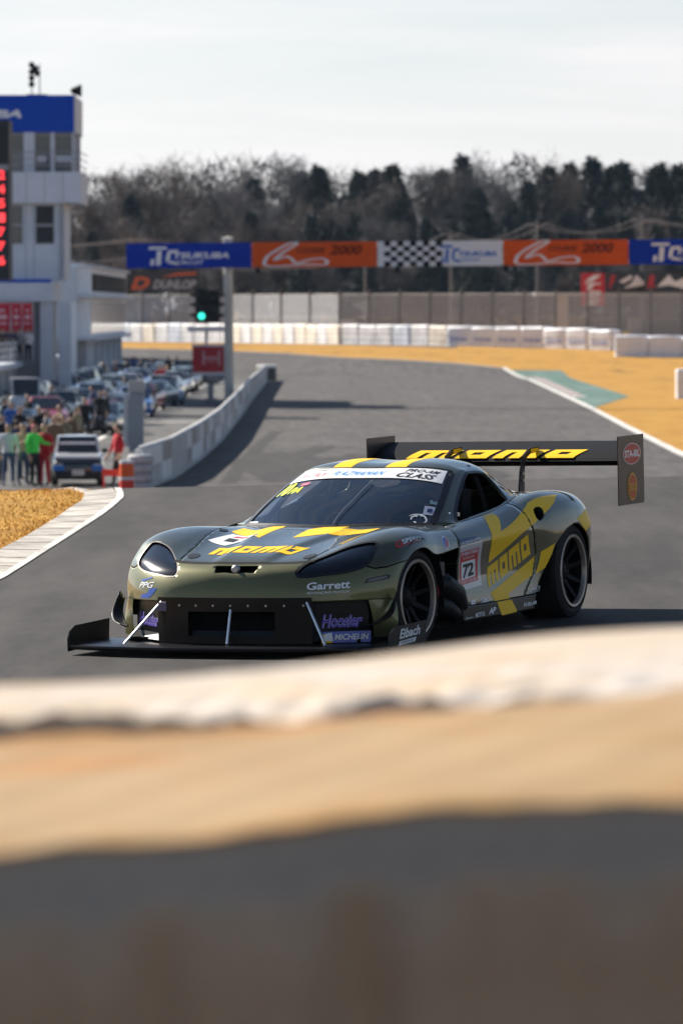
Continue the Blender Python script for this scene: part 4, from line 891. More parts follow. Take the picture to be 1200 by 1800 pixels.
def decal(name, pt, m, parent, shape=None, quad=None, poly=None, side=1, off=.0025, step=(.2, .2)):
    """print laid on a panel: 2-D shape mapped into the (u, v) quad BL, BR, TR, TL, or a (u, v) polygon; v < 0 is the car's right half"""
    if poly is not None: v2, fs = np.array(poly, float), [tuple(range(len(poly)))]
    else:
        s2, fs, _ = shape; q = np.array(quad, float); a, b = s2[:, :1], s2[:, 1:]
        v2 = q[0] * (1 - a) * (1 - b) + q[1] * a * (1 - b) + q[2] * a * b + q[3] * (1 - a) * b
    bm = fill_bm(v2, fs, step)
    bm.verts.ensure_lookup_table()
    uv = np.array([p.co[:2] for p in bm.verts]); sg = np.sign(uv[:, 1]); sg[sg == 0] = 1
    av = np.abs(uv[:, 1])
    P = (pt.ev(uv[:, 0], av) + pt.nrm(uv[:, 0], av) * off * .5); P[:, 0] *= sg * side
    for vt, p in zip(bm.verts, P): vt.co = p
    return bmobj(name, bm, m, parent, True)
def ribbon(name, pt, m, parent, pts, w=.006, off=.002, side=1, n=40):   # narrow strip along a (u, v) line
    P = np.array(pts, float); t = np.linspace(0, len(P) - 1, n); uv = catmull(P, t)
    sg = np.where(uv[:, 1] < 0, -1, 1) * side; av = np.abs(uv[:, 1])
    X = pt.ev(uv[:, 0], av); N = pt.nrm(uv[:, 0], av); X[:, 0] *= sg; N[:, 0] *= sg
    T = np.gradient(X, axis=0); B = np.cross(T, N); B /= np.linalg.norm(B, axis=1, keepdims=True) + 1e-9
    V = np.concatenate([X + N * off - B * w / 2, X + N * off + B * w / 2])
    return mesh(name, V, [(i, i + 1, n + i + 1, n + i) for i in range(n - 1)], m, parent)

# --- panel outlines in (u, v)
HL = [(1.90, 1.88), (2.9, 1.86), (3.9, 2.12), (4.5, 2.68), (4.75, 3.35), (4.75, 4.0), (4.4, 4.22), (3.4, 4.30), (2.65, 4.22), (2.25, 3.8), (2.08, 3.3), (1.98, 2.6)]
hl = sdf_poly(HL, 6)
hl_in = sdf_poly([(u * .91 + 3.15 * .09, v * .91 + 3.12 * .09) for u, v in HL], 6)
SLOT = [(2.30, 0.), (2.45, .30), (2.35, .60), (2.85, .66), (3.42, .68), (3.44, .3), (3.42, 0.), (3.42, -.3), (2.9, -.3), (2.3, -.3)]
slot = sdf_poly(SLOT)
seam_u, seam_v = [3.6, 4.0, 5.5, 6.55, 7.75, 9.5, 11], [1.75, 1.95, 2.17, 2.42, 2.62, 2.78, 2.92]
v_seam = lambda u: np.interp(u, seam_u, seam_v)
u_bump = lambda v: np.interp(v, [0, 2.2, 4.37, 4.72, 5.4, 6.3, 7], [3.80, 3.80, 2.42, 2.33, 2.55, 3.25, 3.7])
g = .055
bonnet = panel('bonnet', FRONT, [lambda u, v: v_seam(u) - v - g * .35, lambda u, v: u - 3.80 - g, lambda u, v: -hl(u, v)], paint, joined=True)
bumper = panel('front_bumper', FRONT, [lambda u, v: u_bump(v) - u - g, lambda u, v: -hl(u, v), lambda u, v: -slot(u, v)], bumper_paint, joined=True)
fenders = panel('front_fender', FRONT, [lambda u, v: np.maximum(u - u_bump(v), -5 * (v < 2)) - g, lambda u, v: v - v_seam(u) - g * .35, lambda u, v: -hl(u, v)], paint, (1, -1))
panel('headlight', FRONT, [lambda u, v: hl(u, v) - .02], lamp_cover, (1, -1), off=-.010, k=12)
for s in (1, -1):                                     # bezel round each lamp: dark rubber on the left, paler metal on the right
    ribbon('headlight_bezel', FRONT, black_satin if s > 0 else rim_lip, car, [tuple(p) for p in list(hl.P[::3]) + [hl.P[0]]], w=.020 if s > 0 else .010, off=.001, side=s, n=140)
# slot in the nose with its pocket and the round emblem
mb = MB()
pu = [p for p in SLOT if p[1] >= 0]
ring = np.array([(u, v) for u, v in pu]); full = np.concatenate([ring, (ring * [1, -1])[::-1]])
av = np.abs(full[:, 1]); sg = np.where(full[:, 1] < 0, -1, 1)
P0 = FRONT.ev(full[:, 0], av); P0[:, 0] *= sg
P1 = P0 + np.array([0, .16, -.035]); n_ = len(P0)
mb.add(list(P0) + list(P1), [(i, (i + 1) % n_, n_ + (i + 1) % n_, n_ + i) for i in range(n_)] + [tuple(range(n_, 2 * n_))])
mb.build('nose_slot', black_satin, bumper)
e = MB(); e.lathe([(-.012, 0), (-.012, .020), (.0, .029), (.008, .029), (.010, 0)], 20, 'y', (-.005, -.782, .548)); e.build('nose_emblem', mat('emblem_silver', (.42, .43, .45), rough=.4, metal=.8), bumper, True)
for (u, v) in [(4.55, 1.82), (4.62, -1.75), (8.3, -2.45)]:      # bonnet pins: dark oval plates
    th = np.linspace(0, 2 * math.pi, 16, endpoint=False)
    decal('bonnet_pin', FRONT, black_satin, bonnet, poly=[(u + .28 * math.cos(t), v + .17 * math.sin(t)) for t in th], off=.006)
ribbon('bonnet_seal', FRONT, black_matt, bonnet, [(3.82, v) for v in (-2.15, -1.4, -.7, 0, .7, 1.4, 2.15)], w=.032, off=.0015)
# print on the bonnet
decal('yellow_lettering', FRONT, yellow, bonnet, shape=block_letters2d(.04), quad=[(4.93, -1.44), (5.02, 1.22), (5.80, 1.34), (5.74, -1.56)], off=.004)
decal('yellow_chevron', FRONT, yellow, bonnet, poly=[(7.1, .2), (7.6, 1.27), (8.4, 1.87), (9.7, 1.74), (8.65, 1.15), (10.5, .78), (10.6, .2), (8.9, .05)])
decal('yellow_chevron', FRONT, yellow, bonnet, poly=[(8.5, -2.2), (9.6, -2.2), (9.05, -1.62), (10.4, -1.35), (10.9, -1.0), (6.9, -.8), (7.6, -1.42)])
decal('white_sticker', FRONT, white_v, bonnet, poly=[(6.4, -2.2), (8.0, -1.93), (7.2, -.97), (6.05, -1.45)], off=.0035)
decal('sticker_mark', FRONT, black_v, bonnet, poly=[(6.6, -1.75), (7.1, -1.75), (6.9, -1.35), (6.5, -1.4)], off=.005)
decal('sticker_mark', FRONT, red_v, bonnet, poly=[(7.2, -1.7), (7.5, -1.65), (7.2, -1.2), (7.05, -1.2)], off=.005)
# print on the bumper and wings
for m_, b_, o_ in ((black_v, .075, .002), (white_v, .028, .0035)):
    decal('sponsor_lettering', FRONT, m_, bumper, shape=text2d('Garrett', b_), quad=[(.88, 2.20), (.95, 3.72), (1.50, 3.68), (1.42, 2.20)], off=o_)
decal('sponsor_lettering', FRONT, white_v, bumper, shape=text2d('ADVANCING MOTION', .0), quad=[(.58, 2.22), (.62, 3.70), (.78, 3.70), (.75, 2.22)], off=.003)
for m_, b_, o_ in ((black_v, .06, .002), (white_v, .02, .0035)):
    decal('sponsor_lettering', FRONT, m_, bumper, shape=text2d('PPG', b_, .2), quad=[(.92, -3.75), (.97, -2.80), (1.42, -2.72), (1.33, -3.65)], off=o_)
decal('sponsor_swoosh', FRONT, blue_v, bumper, poly=[(1.45, -3.65), (1.60, -3.2), (1.78, -2.85), (1.66, -2.85), (1.5, -3.2), (1.38, -3.4)], off=.003)
decal('sponsor_swoosh', FRONT, blue_v, bumper, poly=[(.15, -3.70), (.20, -3.0), (.55, -2.75), (.98, -2.55), (.90, -3.0), (.60, -3.1), (.45, -3.5)], off=.003)
decal('side_marker', FRONT, black_satin, bumper, poly=[(1.22, 4.28), (1.40, 5.1), (1.62, 5.8), (1.90, 5.85), (1.96, 5.65), (1.75, 5.0), (1.52, 4.38)], off=.003)
decal('side_marker', FRONT, mat('marker_amber_smoke', (.10, .08, .05), rough=.2, coat=1.), bumper, poly=[(1.29, 4.36), (1.46, 5.1), (1.66, 5.62), (1.85, 5.65), (1.68, 5.0), (1.48, 4.45)], off=.006)
decal('sponsor_lettering', FRONT, red_v, fenders[0], shape=text2d('G', .03, .1), quad=[(4.30, 5.45), (5.0, 5.70), (5.35, 5.10), (4.75, 4.95)], off=.003)
decal('sponsor_lettering', FRONT, white_v, fenders[0], shape=text2d('SPEED', .02, .1), quad=[(5.05, 5.58), (6.65, 6.05), (6.90, 5.65), (5.30, 5.15)], off=.003)
decal('sponsor_stripe', FRONT, red_v, fenders[0], poly=[(5.0, 5.74), (6.5, 6.18), (6.55, 6.10), (5.05, 5.66)], off=.003)
th = np.linspace(0, 2 * math.pi, 18, endpoint=False)
bq = [(9.45 + .02, 5.75), (10.0, 6.85), (10.05, 6.15), (9.8, 5.5)]
for m_, k_, o_ in ((white_v, 1., .002), (blue_v, .84, .0032)):
    decal('round_badge', FRONT, m_, fenders[0], poly=[(9.80 + k_ * (.30 * math.cos(t)), 6.16 + k_ * (.62 * math.sin(t))) for t in th], off=o_)
decal('round_badge', FRONT, red_v, fenders[0], poly=[(9.80 + .84 * (.30 * math.cos(t)), 6.16 + .84 * (.62 * math.sin(t))) for t in np.linspace(-1.2, 1.9, 12)], off=.0042)

# --- cabin: shell, glass, openings
WIN = [(.22, 4.86), (.55, 4.45), (1.1, 4.14), (2.05, 3.97), (3.0, 3.90), (3.7, 3.88), (4.02, 3.96), (4.08, 4.4), (3.96, 4.93), (3.2, 4.965), (2.0, 4.96), (1.0, 4.93)]
win = sdf_poly(WIN)
QG = [(4.35, 3.82), (4.9, 3.78), (5.5, 4.2), (5.85, 4.75), (5.2, 4.82), (4.55, 4.84), (4.42, 4.4)]
qg = sdf_poly(QG)
v_ws = lambda u: np.interp(u, [0, 1, 2, 2.3], [2.98, 3.02, 2.98, 2.9])
ws = lambda u, v: np.minimum(v_ws(u) - v, 2.0 + .02 * v - u)
rg = lambda u, v: np.minimum(np.minimum(u - 4.45, 3.05 - v), 6.75 - u)
shell = panel('roof', TOP, [lambda u, v: -ws(u, v), lambda u, v: -win(u, v), lambda u, v: -qg(u, v), lambda u, v: -rg(u, v)], paint, joined=True, thick=.02)
screen = panel('windscreen', TOP, [lambda u, v: ws(u, v) - .01], glass_w, joined=True, off=-.003, thick=0)
panel('rear_quarter_glass', TOP, [lambda u, v: qg(u, v) - .01], glass_q, (1, -1), off=-.004, thick=0)
panel('rear_glass', TOP, [lambda u, v: rg(u, v) - .01], glass_q, joined=True, off=-.004, thick=0)
for s in (1, -1):
    fr = ribbon('windscreen_clamp', TOP, black_gloss, screen, [(.05, 2.90), (.5, 2.93), (1, 2.94), (1.5, 2.92), (1.97, 2.90)], w=.045, off=.004, side=s)
    for u in np.linspace(.2, 1.9, 6):
        th8 = np.linspace(0, 2 * math.pi, 8, endpoint=False)
        decal('clamp_bolt', TOP, steel if u > 1.7 else black_v, fr, poly=[(u + .022 * math.cos(t), s * (2.90 + .045 * math.sin(t))) for t in th8], off=.008)
    ribbon('window_frame', TOP, black_satin, shell, [tuple(p) for p in WIN[::-1][3:]], w=.022, off=.003, side=s, n=90)
ribbon('windscreen_seal', TOP, black_satin, screen, [(.035, v) for v in np.linspace(-2.9, 2.9, 13)], w=.03, off=.003, n=80)
bu0 = lambda v: 1.62 - .022 * abs(v) ** 1.8; 
ban = [(bu0(v), v) for v in np.linspace(-2.78, 2.66, 24)] + [(1.985, v) for v in np.linspace(2.66, -2.78, 24)]
decal('screen_banner', TOP, white_v, screen, poly=ban, off=.004)
decal('banner_lettering', TOP, cyan_v, screen, shape=text2d('PLAZMAMAN', .0, .25, 1.12), quad=[(1.70, -1.0), (1.71, .50), (1.85, .56), (1.84, -.90)], off=.007)
decal('banner_lettering', TOP, black_v, screen, shape=text2d('PRO-AM', .015, .25, 1.1), quad=[(1.82, 1.10), (1.775, 2.32), (1.895, 2.42), (1.94, 1.16)], off=.007)
decal('banner_lettering', TOP, black_v, screen, shape=text2d('CLASS', .025, .25, 1.1), quad=[(1.64, .90), (1.575, 2.22), (1.735, 2.32), (1.795, .98)], off=.007)
decal('banner_lettering', TOP, red_v, screen, shape=text2d('TIME ATTACK', .0, .25, 1.1), quad=[(1.63, -2.45), (1.67, -1.25), (1.79, -1.12), (1.76, -2.35)], off=.007)
decal('banner_lettering', TOP, black_v, screen, shape=text2d('WORLD', .0, .3), quad=[(1.86, -1.75), (1.86, -1.25), (1.92, -1.22), (1.92, -1.7)], off=.007)
decal('class_number', TOP, lime_v, screen, shape=text2d('10', .03, .2), quad=[(1.07, -2.62), (1.10, -2.02), (1.50, -2.05), (1.47, -2.58)], off=.005)
decal('class_number', TOP, lime_v, screen, shape=text2d('PA', .03, .2), quad=[(1.13, -2.0), (1.17, -1.55), (1.36, -1.50), (1.33, -1.98)], off=.005)
decal('red_sticker', TOP, pink_v, screen, poly=[(1.38, -1.78), (1.41, -1.48), (1.49, -1.46), (1.46, -1.75)], off=.005)
decal('white_sticker', TOP, white_v, screen, poly=[(.06, -2.75), (.09, -2.2), (.14, -2.2), (.12, -2.75)], off=.005)
decal('white_sticker', TOP, mat('pale_sticker', (.45, .47, .55), rough=.5), screen, poly=[(.40, 2.40), (.35, 2.80), (.68, 2.76), (.72, 2.36)], off=.005)
decal('sticker_mark', TOP, navy_v, screen, poly=[(.48, 2.50), (.46, 2.70), (.60, 2.68), (.62, 2.50)], off=.007)
decal('white_sticker', TOP, mat('teal_sticker', (.25, .40, .45), rough=.5), screen, shape=text2d('GReddy', .03), quad=[(.76, 2.50), (.72, 2.80), (.90, 2.76), (.94, 2.46)], off=.005)
# palm tree sticker: trunk, ring and fronds
arc = lambda cx, cy, rx, ry, a0, a1, w0, w1, n=9: [(cx + rx * math.cos(R(a0 + (a1 - a0) * k / n)), cy + ry * math.sin(R(a0 + (a1 - a0) * k / n))) for k in range(n + 1)] + [(cx + (rx - w0 - (w1 - w0) * k / n) * math.cos(R(a0 + (a1 - a0) * k / n)), cy + (ry - w0 - (w1 - w0) * k / n) * math.sin(R(a0 + (a1 - a0) * k / n))) for k in range(n, -1, -1)]
palm = [arc(.40, .70, .42, .30, 165, 35, .04, .14), arc(.34, .52, .26, .34, 200, 60, .05, .16), arc(.66, .48, .30, .40, 110, -20, .16, .06), arc(.60, .30, .36, .40, 190, 330, .12, .10), arc(.70, .34, .30, .34, 60, -60, .10, .08), arc(.46, .78, .34, .26, 60, 10, .12, .04)]
decal('palm_sticker', TOP, white_v, screen, shape=polys2d(palm), quad=[(.05, 2.06), (.05, 2.66), (.42, 2.56), (.42, 1.98)], off=.005)
for a, b in ((.38, 1.0), (-1.25, -.62)):
    decal('roof_stripe', TOP, yellow, shell, poly=[(2.045, a), (2.045, b), (4.4, b), (4.4, a)])
# wiper and interior seen through the glass
w = MB(); pw = [TOP.ev(u, v)[0] + np.array([0, -.012, .012]) for u, v in ((.06, .28), (.3, .26), (.55, .27), (.9, .33), (1.2, .36), (1.5, .42))]
w.tube(pw, .0032, 6); w.build('wiper', mat('wiper_grey', (.25, .26, .28), rough=.4, metal=.5), car)
cage = mat('cage_paint', (.010, .010, .011), rough=.6, spec=.2)
mb = MB()
for s in (-1, 1):
    mb.tube([(s * .66, .95, .20), (s * .62, 1.1, .74), (s * .54, 1.52, 1.02), (s * .50, 1.95, 1.06)], .021, 8)
    mb.tube([(s * .60, 2.05, .15), (s * .58, 2.05, .80), (s * .49, 2.05, 1.05)], .021, 8)
    mb.tube([(s * .72, 1.05, .30), (s * .68, 1.5, .50), (s * .60, 2.05, .55)], .021, 8)
mb.tube([(-.49, 2.05, 1.05), (.49, 2.05, 1.05)], .021, 8); mb.tube([(-.54, 1.52, 1.02), (.54, 1.52, 1.02)], .021, 8)
mb.tube([(-.58, 2.05, .3), (.49, 2.05, 1.04)], .021, 8)
mb.build('roll_cage', cage, car, True)
mb = MB(); mb.box(-.66, .66, .62, .98, .50, .69); mb.build('dashboard', black_matt, car, bevel=.03)
mb = MB(); mb.box(-.03, .14, .86, .95, .69, .765); mb.build('dash_display', mat('display_grey', (.10, .11, .12), rough=.4), car, bevel=.01)
mb = MB(); mb.box(-.72, .72, .60, 2.6, .10, .13); mb.box(-.72, .72, .58, .61, .13, .68); mb.box(-.72, .72, 2.58, 2.62, .13, .84); mb.build('cabin_floor', black_matt, car)
mb = MB(); mb.prism([(.16, .18), (.58, .18), (.60, .55), (.54, .80), (.50, .97), (.24, .97), (.20, .80), (.14, .55)], 1, 1.78, 1.90)
mb.box(.14, .20, 1.35, 1.80, .18, .45); mb.box(.54, .60, 1.35, 1.80, .18, .45); mb.box(.17, .57, 1.30, 1.80, .15, .28)
mb.box(.16, .22, 1.62, 1.80, .72, .93); mb.box(.52, .58, 1.62, 1.80, .72, .93)
mb.build('bucket_seat', black_matt, car, bevel=.02)
mb = MB(); mb.tube([(.30, 1.77, .82), (.29, 1.70, .70), (.30, 1.62, .50)], .018, 6); mb.tube([(.44, 1.77, .82), (.45, 1.70, .70), (.44, 1.62, .50)], .018, 6); mb.build('harness', mat('harness_grey', (.10, .10, .11), rough=.8), car)
mb = MB(); mb.lathe([(-.012, .165), (.0, .178), (.012, .165), (0, .152), (-.012, .165)], 24, 'y', (.37, 1.12, .62)); mb.tube([(.22, 1.12, .62), (.52, 1.12, .62)], .014, 6); mb.tube([(.37, 1.12, .62), (.37, .95, .60)], .02, 6); mb.build('steering_wheel', black_satin, car, True)
mb = MB(); mb.tube([(.60, 1.18, .78), (.70, 1.10, .80)], .007, 6); mb.box(.66, .73, 1.17, 1.20, .775, .80); mb.build('mirror_bracket', alu, car)

# --- doors, quarters, skirts
u_dr = lambda v: np.interp(v, [0, 1.5, 2.7, 3.5, 4.3, 5.3, 6.37, 7], [2.88, 2.9, 2.95, 3.1, 3.17, 3.05, 2.6, 2.5])
ARCH_R = [(2.99, .02), (2.992, .35), (2.975, .44), (2.93, .535), (2.84, .600), (2.72, .645), (2.62, .648), (2.50, .622), (2.37, .572), (2.28, .515), (2.20, .43), (2.14, .375), (2.06, .30), (1.97, .20), (1.92, .10), (1.90, .02)]
arch_s = sdf_poly(ARCH_R)
def arch_f(u, v):
    P = SIDE.ev(u, v); return -arch_s(P[:, 1], P[:, 2]) * 5
vent_poly = sdf_poly([(3.45 + .78 * (u - 3.45), 2.18 + .78 * (v - 2.18)) for u, v in [(3.22, 1.82), (3.42, 1.62), (3.62, 1.75), (3.68, 2.1), (3.62, 2.5), (3.48, 2.75), (3.30, 2.78), (3.18, 2.45)]], 5)
VSK = 6.36
doors = panel('door', SIDE, [lambda u, v: u_dr(v) - u - .022, lambda u, v: VSK - v - .03], paint, (1, -1), k=10)
quarters = panel('rear_quarter', SIDE, [lambda u, v: u - u_dr(v) - .022, lambda u, v: VSK - v - .03, arch_f, lambda u, v: -vent_poly(u, v)], paint, (1, -1), k=14, thick=.012)
skirts = panel('side_skirt', SIDE, [lambda u, v: v - VSK, arch_f], black_gloss, (1, -1), urange=(0, 4), off=.008, k=10)
mb = MB()                                             # tail panel, rear deck and floor
mb.grid(lambda a, b: tuple(TOP.ev(6.7 + .3 * a, 5 * abs(2 * b - 1))[0] * np.array([1 if b > .5 else -1, 1, 1])), 2, 20)
D0 = lambda b: TOP.ev(7, 5 * abs(2 * b - 1))[0] * np.array([1 if b > .5 else -1, 1, 1])
def deck(a, b):
    s = 1 if b > .5 else -1; t = abs(2 * b - 1); uu = 4.95 + 3.05 * a
    e_ = SIDE.ev(uu, 0)[0]; c_ = np.array([0, 3.16 + .30 * a, .83 - .04 * a])
    p = c_ * (1 - t) + np.array([e_[0], max(e_[1], 2.62), e_[2]]) * t; p[2] += .012 * math.sin(math.pi * t); return (p[0] * s, p[1], p[2])
mb.grid(deck, 10, 24)
mb.build('rear_deck', paint, car, True)
mb = MB(); mb.grid(lambda a, b: tuple(SIDE.ev(8, 7 * a)[0] * np.array([2 * b - 1, 1, 1])), 10, 12); mb.build('tail_panel', black_gloss, car, True)
mb = MB(); mb.box(-.80, .80, -.70, 3.30, .085, .11); mb.build('flat_floor', black_matt, car)
# quarter vent: round duct sunk behind the hole
vp = vent_poly.P; X0 = SIDE.ev(vp[:, 0], vp[:, 1]); X1 = X0 * [1, 1, 1] + np.array([-.10, .03, -.01]); n_ = len(X0)
for s in (1, -1):
    k3 = np.array([s, 1, 1])
    vd = mesh('quarter_duct', list(X0 * k3) + list(X1 * k3), [(i, (i + 1) % n_, n_ + (i + 1) % n_, n_ + i) for i in range(n_)] + [tuple(range(n_, 2 * n_))], black_satin, quarters[0 if s > 0 else 1], False)
    mb = MB(); mb.lathe([(-.06, .01), (-.05, .052), (-.01, .058), (0, .064), (-.012, .052), (-.05, .046)], 20, 'x', (0, 0, 0)); o = mb.build('duct_hose', black_satin, vd, True)
    o.location = (s * .905, 2.135, .722); o.rotation_euler = (0, 0, s * -.3 + (math.pi if s < 0 else 0))
# print on the flank
sd = lambda nm, m_, parent, **k: decal(nm, SIDE, m_, parent, **k)
def clip_poly(poly, fn_keep):                         # one print spread over two panels is cut at the gap
    return poly
Dr, Qr, Sk = doors[0], quarters[0], skirts[0]
ya = [(1.85, .22), (2.15, .35), (1.85, 2.5), (2.9, 1.55)]
def split_decal(nm, m_, polyuv, off=.0025, shape=None):
    for owner, fn in ((Dr, lambda u, v: u_dr(v) - u - .02), (Qr, lambda u, v: u - u_dr(v) - .02)):
        bm = fill_bm(np.array(polyuv, float), [tuple(range(len(polyuv)))], (.03, .03))
        bm.verts.ensure_lookup_table()
        uv = np.array([p.co[:2] for p in bm.verts]); val = fn(uv[:, 0], uv[:, 1])
        kill = [f for f in bm.faces if np.mean([val[q.index] for q in f.verts]) < 0]
        if owner is Qr:
            vv = vent_poly(uv[:, 0], uv[:, 1]); av_ = arch_f(uv[:, 0], uv[:, 1])
            kill = list({f for f in bm.faces if np.mean([val[q.index] for q in f.verts]) < 0 or np.mean([vv[q.index] for q in f.verts]) > 0 or np.mean([av_[q.index] for q in f.verts]) < 0})
        P = SIDE.ev(uv[:, 0], uv[:, 1]) + SIDE.nrm(uv[:, 0], uv[:, 1]) * off * .5
        for vt, p in zip(bm.verts, P): vt.co = p
        bmesh.ops.delete(bm, geom=kill, context='FACES')
        if len(bm.faces): bmobj(nm, bm, m_, owner, True)
        else: bm.free()
split_decal('yellow_stripe', yellow, [(1.85, .20), (2.15, .30), (2.10, 1.2), (1.85, 2.5), (2.5, 1.95), (3.35, 1.2), (3.75, 1.24), (4.72, 1.5), (4.2, 1.95), (3.6, 2.35), (3.075, 2.8), (2.55, 3.2), (1.475, 4.33), (1.5, 3.575), (1.5, 3.05), (1.6, 1.75), (1.72, .9)])
split_decal('yellow_stripe', yellow, [(1.425, 5.925), (3.175, 4.36), (3.05, 5.325), (2.025, 6.125), (2.06, 6.33), (1.54, 6.33)])
split_decal('yellow_stripe', yellow, [(3.375, 4.22), (3.95, 3.88), (3.65, 4.925), (3.15, 5.3), (3.3, 4.725)])
split_decal('yellow_stripe', yellow, [(5.125, 3.05), (5.9, 2.525), (6.45, 2.5), (6.6, 3.3), (6.1, 3.4), (5.55, 3.7)])
sd('yellow_stripe', yellow, Sk, poly=[(1.58, 6.38), (2.07, 6.38), (2.225, 6.8), (2.25, 6.95), (1.70, 6.99), (1.62, 6.6)], off=.019)
sd('yellow_lettering', yellow, Dr, shape=block_letters2d(.0), quad=[(1.40, 5.65), (2.98, 4.26), (2.83, 3.28), (1.44, 4.55)])
sd('race_plate', mat('clear_film', (.55, .50, .50), rough=.3, coat=.5), Dr, poly=[(.06, 5.60), (1.20, 5.42), (1.18, 2.85), (.06, 2.95)], off=.002)
sd('race_plate', red_v, Dr, poly=[(.10, 5.30), (1.08, 5.12), (1.06, 3.30), (.12, 3.40)], off=.0035)
sd('race_plate', white_v, Dr, poly=[(.20, 5.00), (.98, 4.86), (.96, 3.92), (.20, 4.02)], off=.005)
sd('race_number', black_v, Dr, shape=text2d('72', .04, .05), quad=[(.30, 4.92), (.90, 4.80), (.90, 4.06), (.30, 4.14)], off=.0065)
sd('race_lettering', white_v, Dr, shape=text2d('SHIBATIRE', .02), quad=[(.16, 3.66), (1.02, 3.56), (1.02, 3.36), (.16, 3.44)], off=.0055)
sd('race_lettering', white_v, Dr, shape=text2d('MOTORSPORT', .0), quad=[(.28, 3.88), (.92, 3.80), (.92, 3.66), (.28, 3.73)], off=.0055)
sd('race_lettering', white_v, Dr, shape=text2d('ATTACK TSUKUBA', .0), quad=[(.18, 5.20), (1.0, 5.06), (1.0, 4.94), (.18, 5.07)], off=.0055)
sd('race_plate', navy_v, Dr, poly=[(.05, 2.90), (1.10, 2.80), (.98, 2.28), (.10, 2.08)], off=.003)
sd('race_lettering', white_v, Dr, shape=text2d('WGROUPE', .01), quad=[(.12, 2.84), (1.14, 2.74), (1.10, 2.52), (.12, 2.58)], off=.0055)
sd('sponsor_lettering', white_v, Qr, shape=text2d("EARL'S", .03), quad=[(2.84, 6.20), (3.28, 6.12), (3.30, 5.97), (2.92, 6.02)])
sd('sponsor_lettering', white_v, Qr, shape=text2d("PERFORMANCE", .0), quad=[(2.82, 6.29), (3.27, 6.23), (3.28, 6.16), (2.84, 6.22)])
sd('sponsor_lettering', white_v, Sk, shape=text2d('FUELAB', .03, .2), quad=[(2.50, 6.80), (3.05, 6.76), (3.05, 6.62), (2.52, 6.64)], off=.021)
sd('sponsor_lettering', white_v, Dr, shape=text2d('E', .06), quad=[(.55, 6.32), (.80, 6.31), (.82, 6.10), (.58, 6.12)], off=.004)
sd('sponsor_lettering', white_v, Dr, shape=text2d('TURBO', .05), quad=[(1.02, 6.32), (1.35, 6.30), (1.35, 6.06), (1.05, 6.10)], off=.004)
sd('sponsor_lettering', white_v, Sk, shape=text2d('AN Jackson', .0, .2), quad=[(.12, 6.92), (.55, 6.90), (.57, 6.78), (.14, 6.79)], off=.021)
sd('sponsor_lettering', white_v, Sk, shape=text2d('MOTUL', .02, .2), quad=[(.68, 6.88), (1.12, 6.84), (1.14, 6.66), (.70, 6.68)], off=.021)
sd('sponsor_lettering', white_v, Sk, shape=text2d('AP', .05, .2), quad=[(1.25, 6.84), (1.50, 6.82), (1.52, 6.56), (1.28, 6.58)], off=.021)

# --- lower front: fascia with grille, ducts, corner, canards, splitter
lipv = np.linspace(0, 7, 60); LIP = FRONT.ev(np.zeros(60), lipv)
lipY = lambda x: float(np.interp(abs(x), LIP[:, 0], LIP[:, 1]))
mb = MB(); xs = np.linspace(-.53, .53, 33)
def fz(x, z, d=0.): return (x, lipY(x) - .018 + d, z)
zs = [.375, .30, .29, .135, .10]
for z0, z1 in ((.375, .287), (.287, .135), (.135, .085)):
    for a, b in zip(xs[:-1], xs[1:]):
        if z1 == .135 and -.30 < (a + b) / 2 < .30: continue
        mb.add([fz(a, z0), fz(b, z0), fz(b, z1), fz(a, z1)], [(0, 1, 2, 3)])
fas = mb.build('lower_fascia', black_gloss, car, True)
mb = MB(); mb.box(-.40, .40, lipY(0) + .10, lipY(0) + .14, .09, .32); mb.build('radiator', black_matt, fas)
mb = MB(); mb.add([(-.29, lipY(.29) + .02, .165), (.29, lipY(.29) + .02, .165), (.29, lipY(.29) + .0, .115), (-.29, lipY(.29) + .0, .115)], [(0, 1, 2, 3)]); mb.build('intake_lip', black_gloss, fas)
for x in np.linspace(-.48, .48, 9):
    mb = MB(); mb.lathe([(-.004, 0), (-.004, .005), (0, .008)], 8, 'y', (x, lipY(x) - .019, .325)); mb.build('rivet', steel, fas, True)
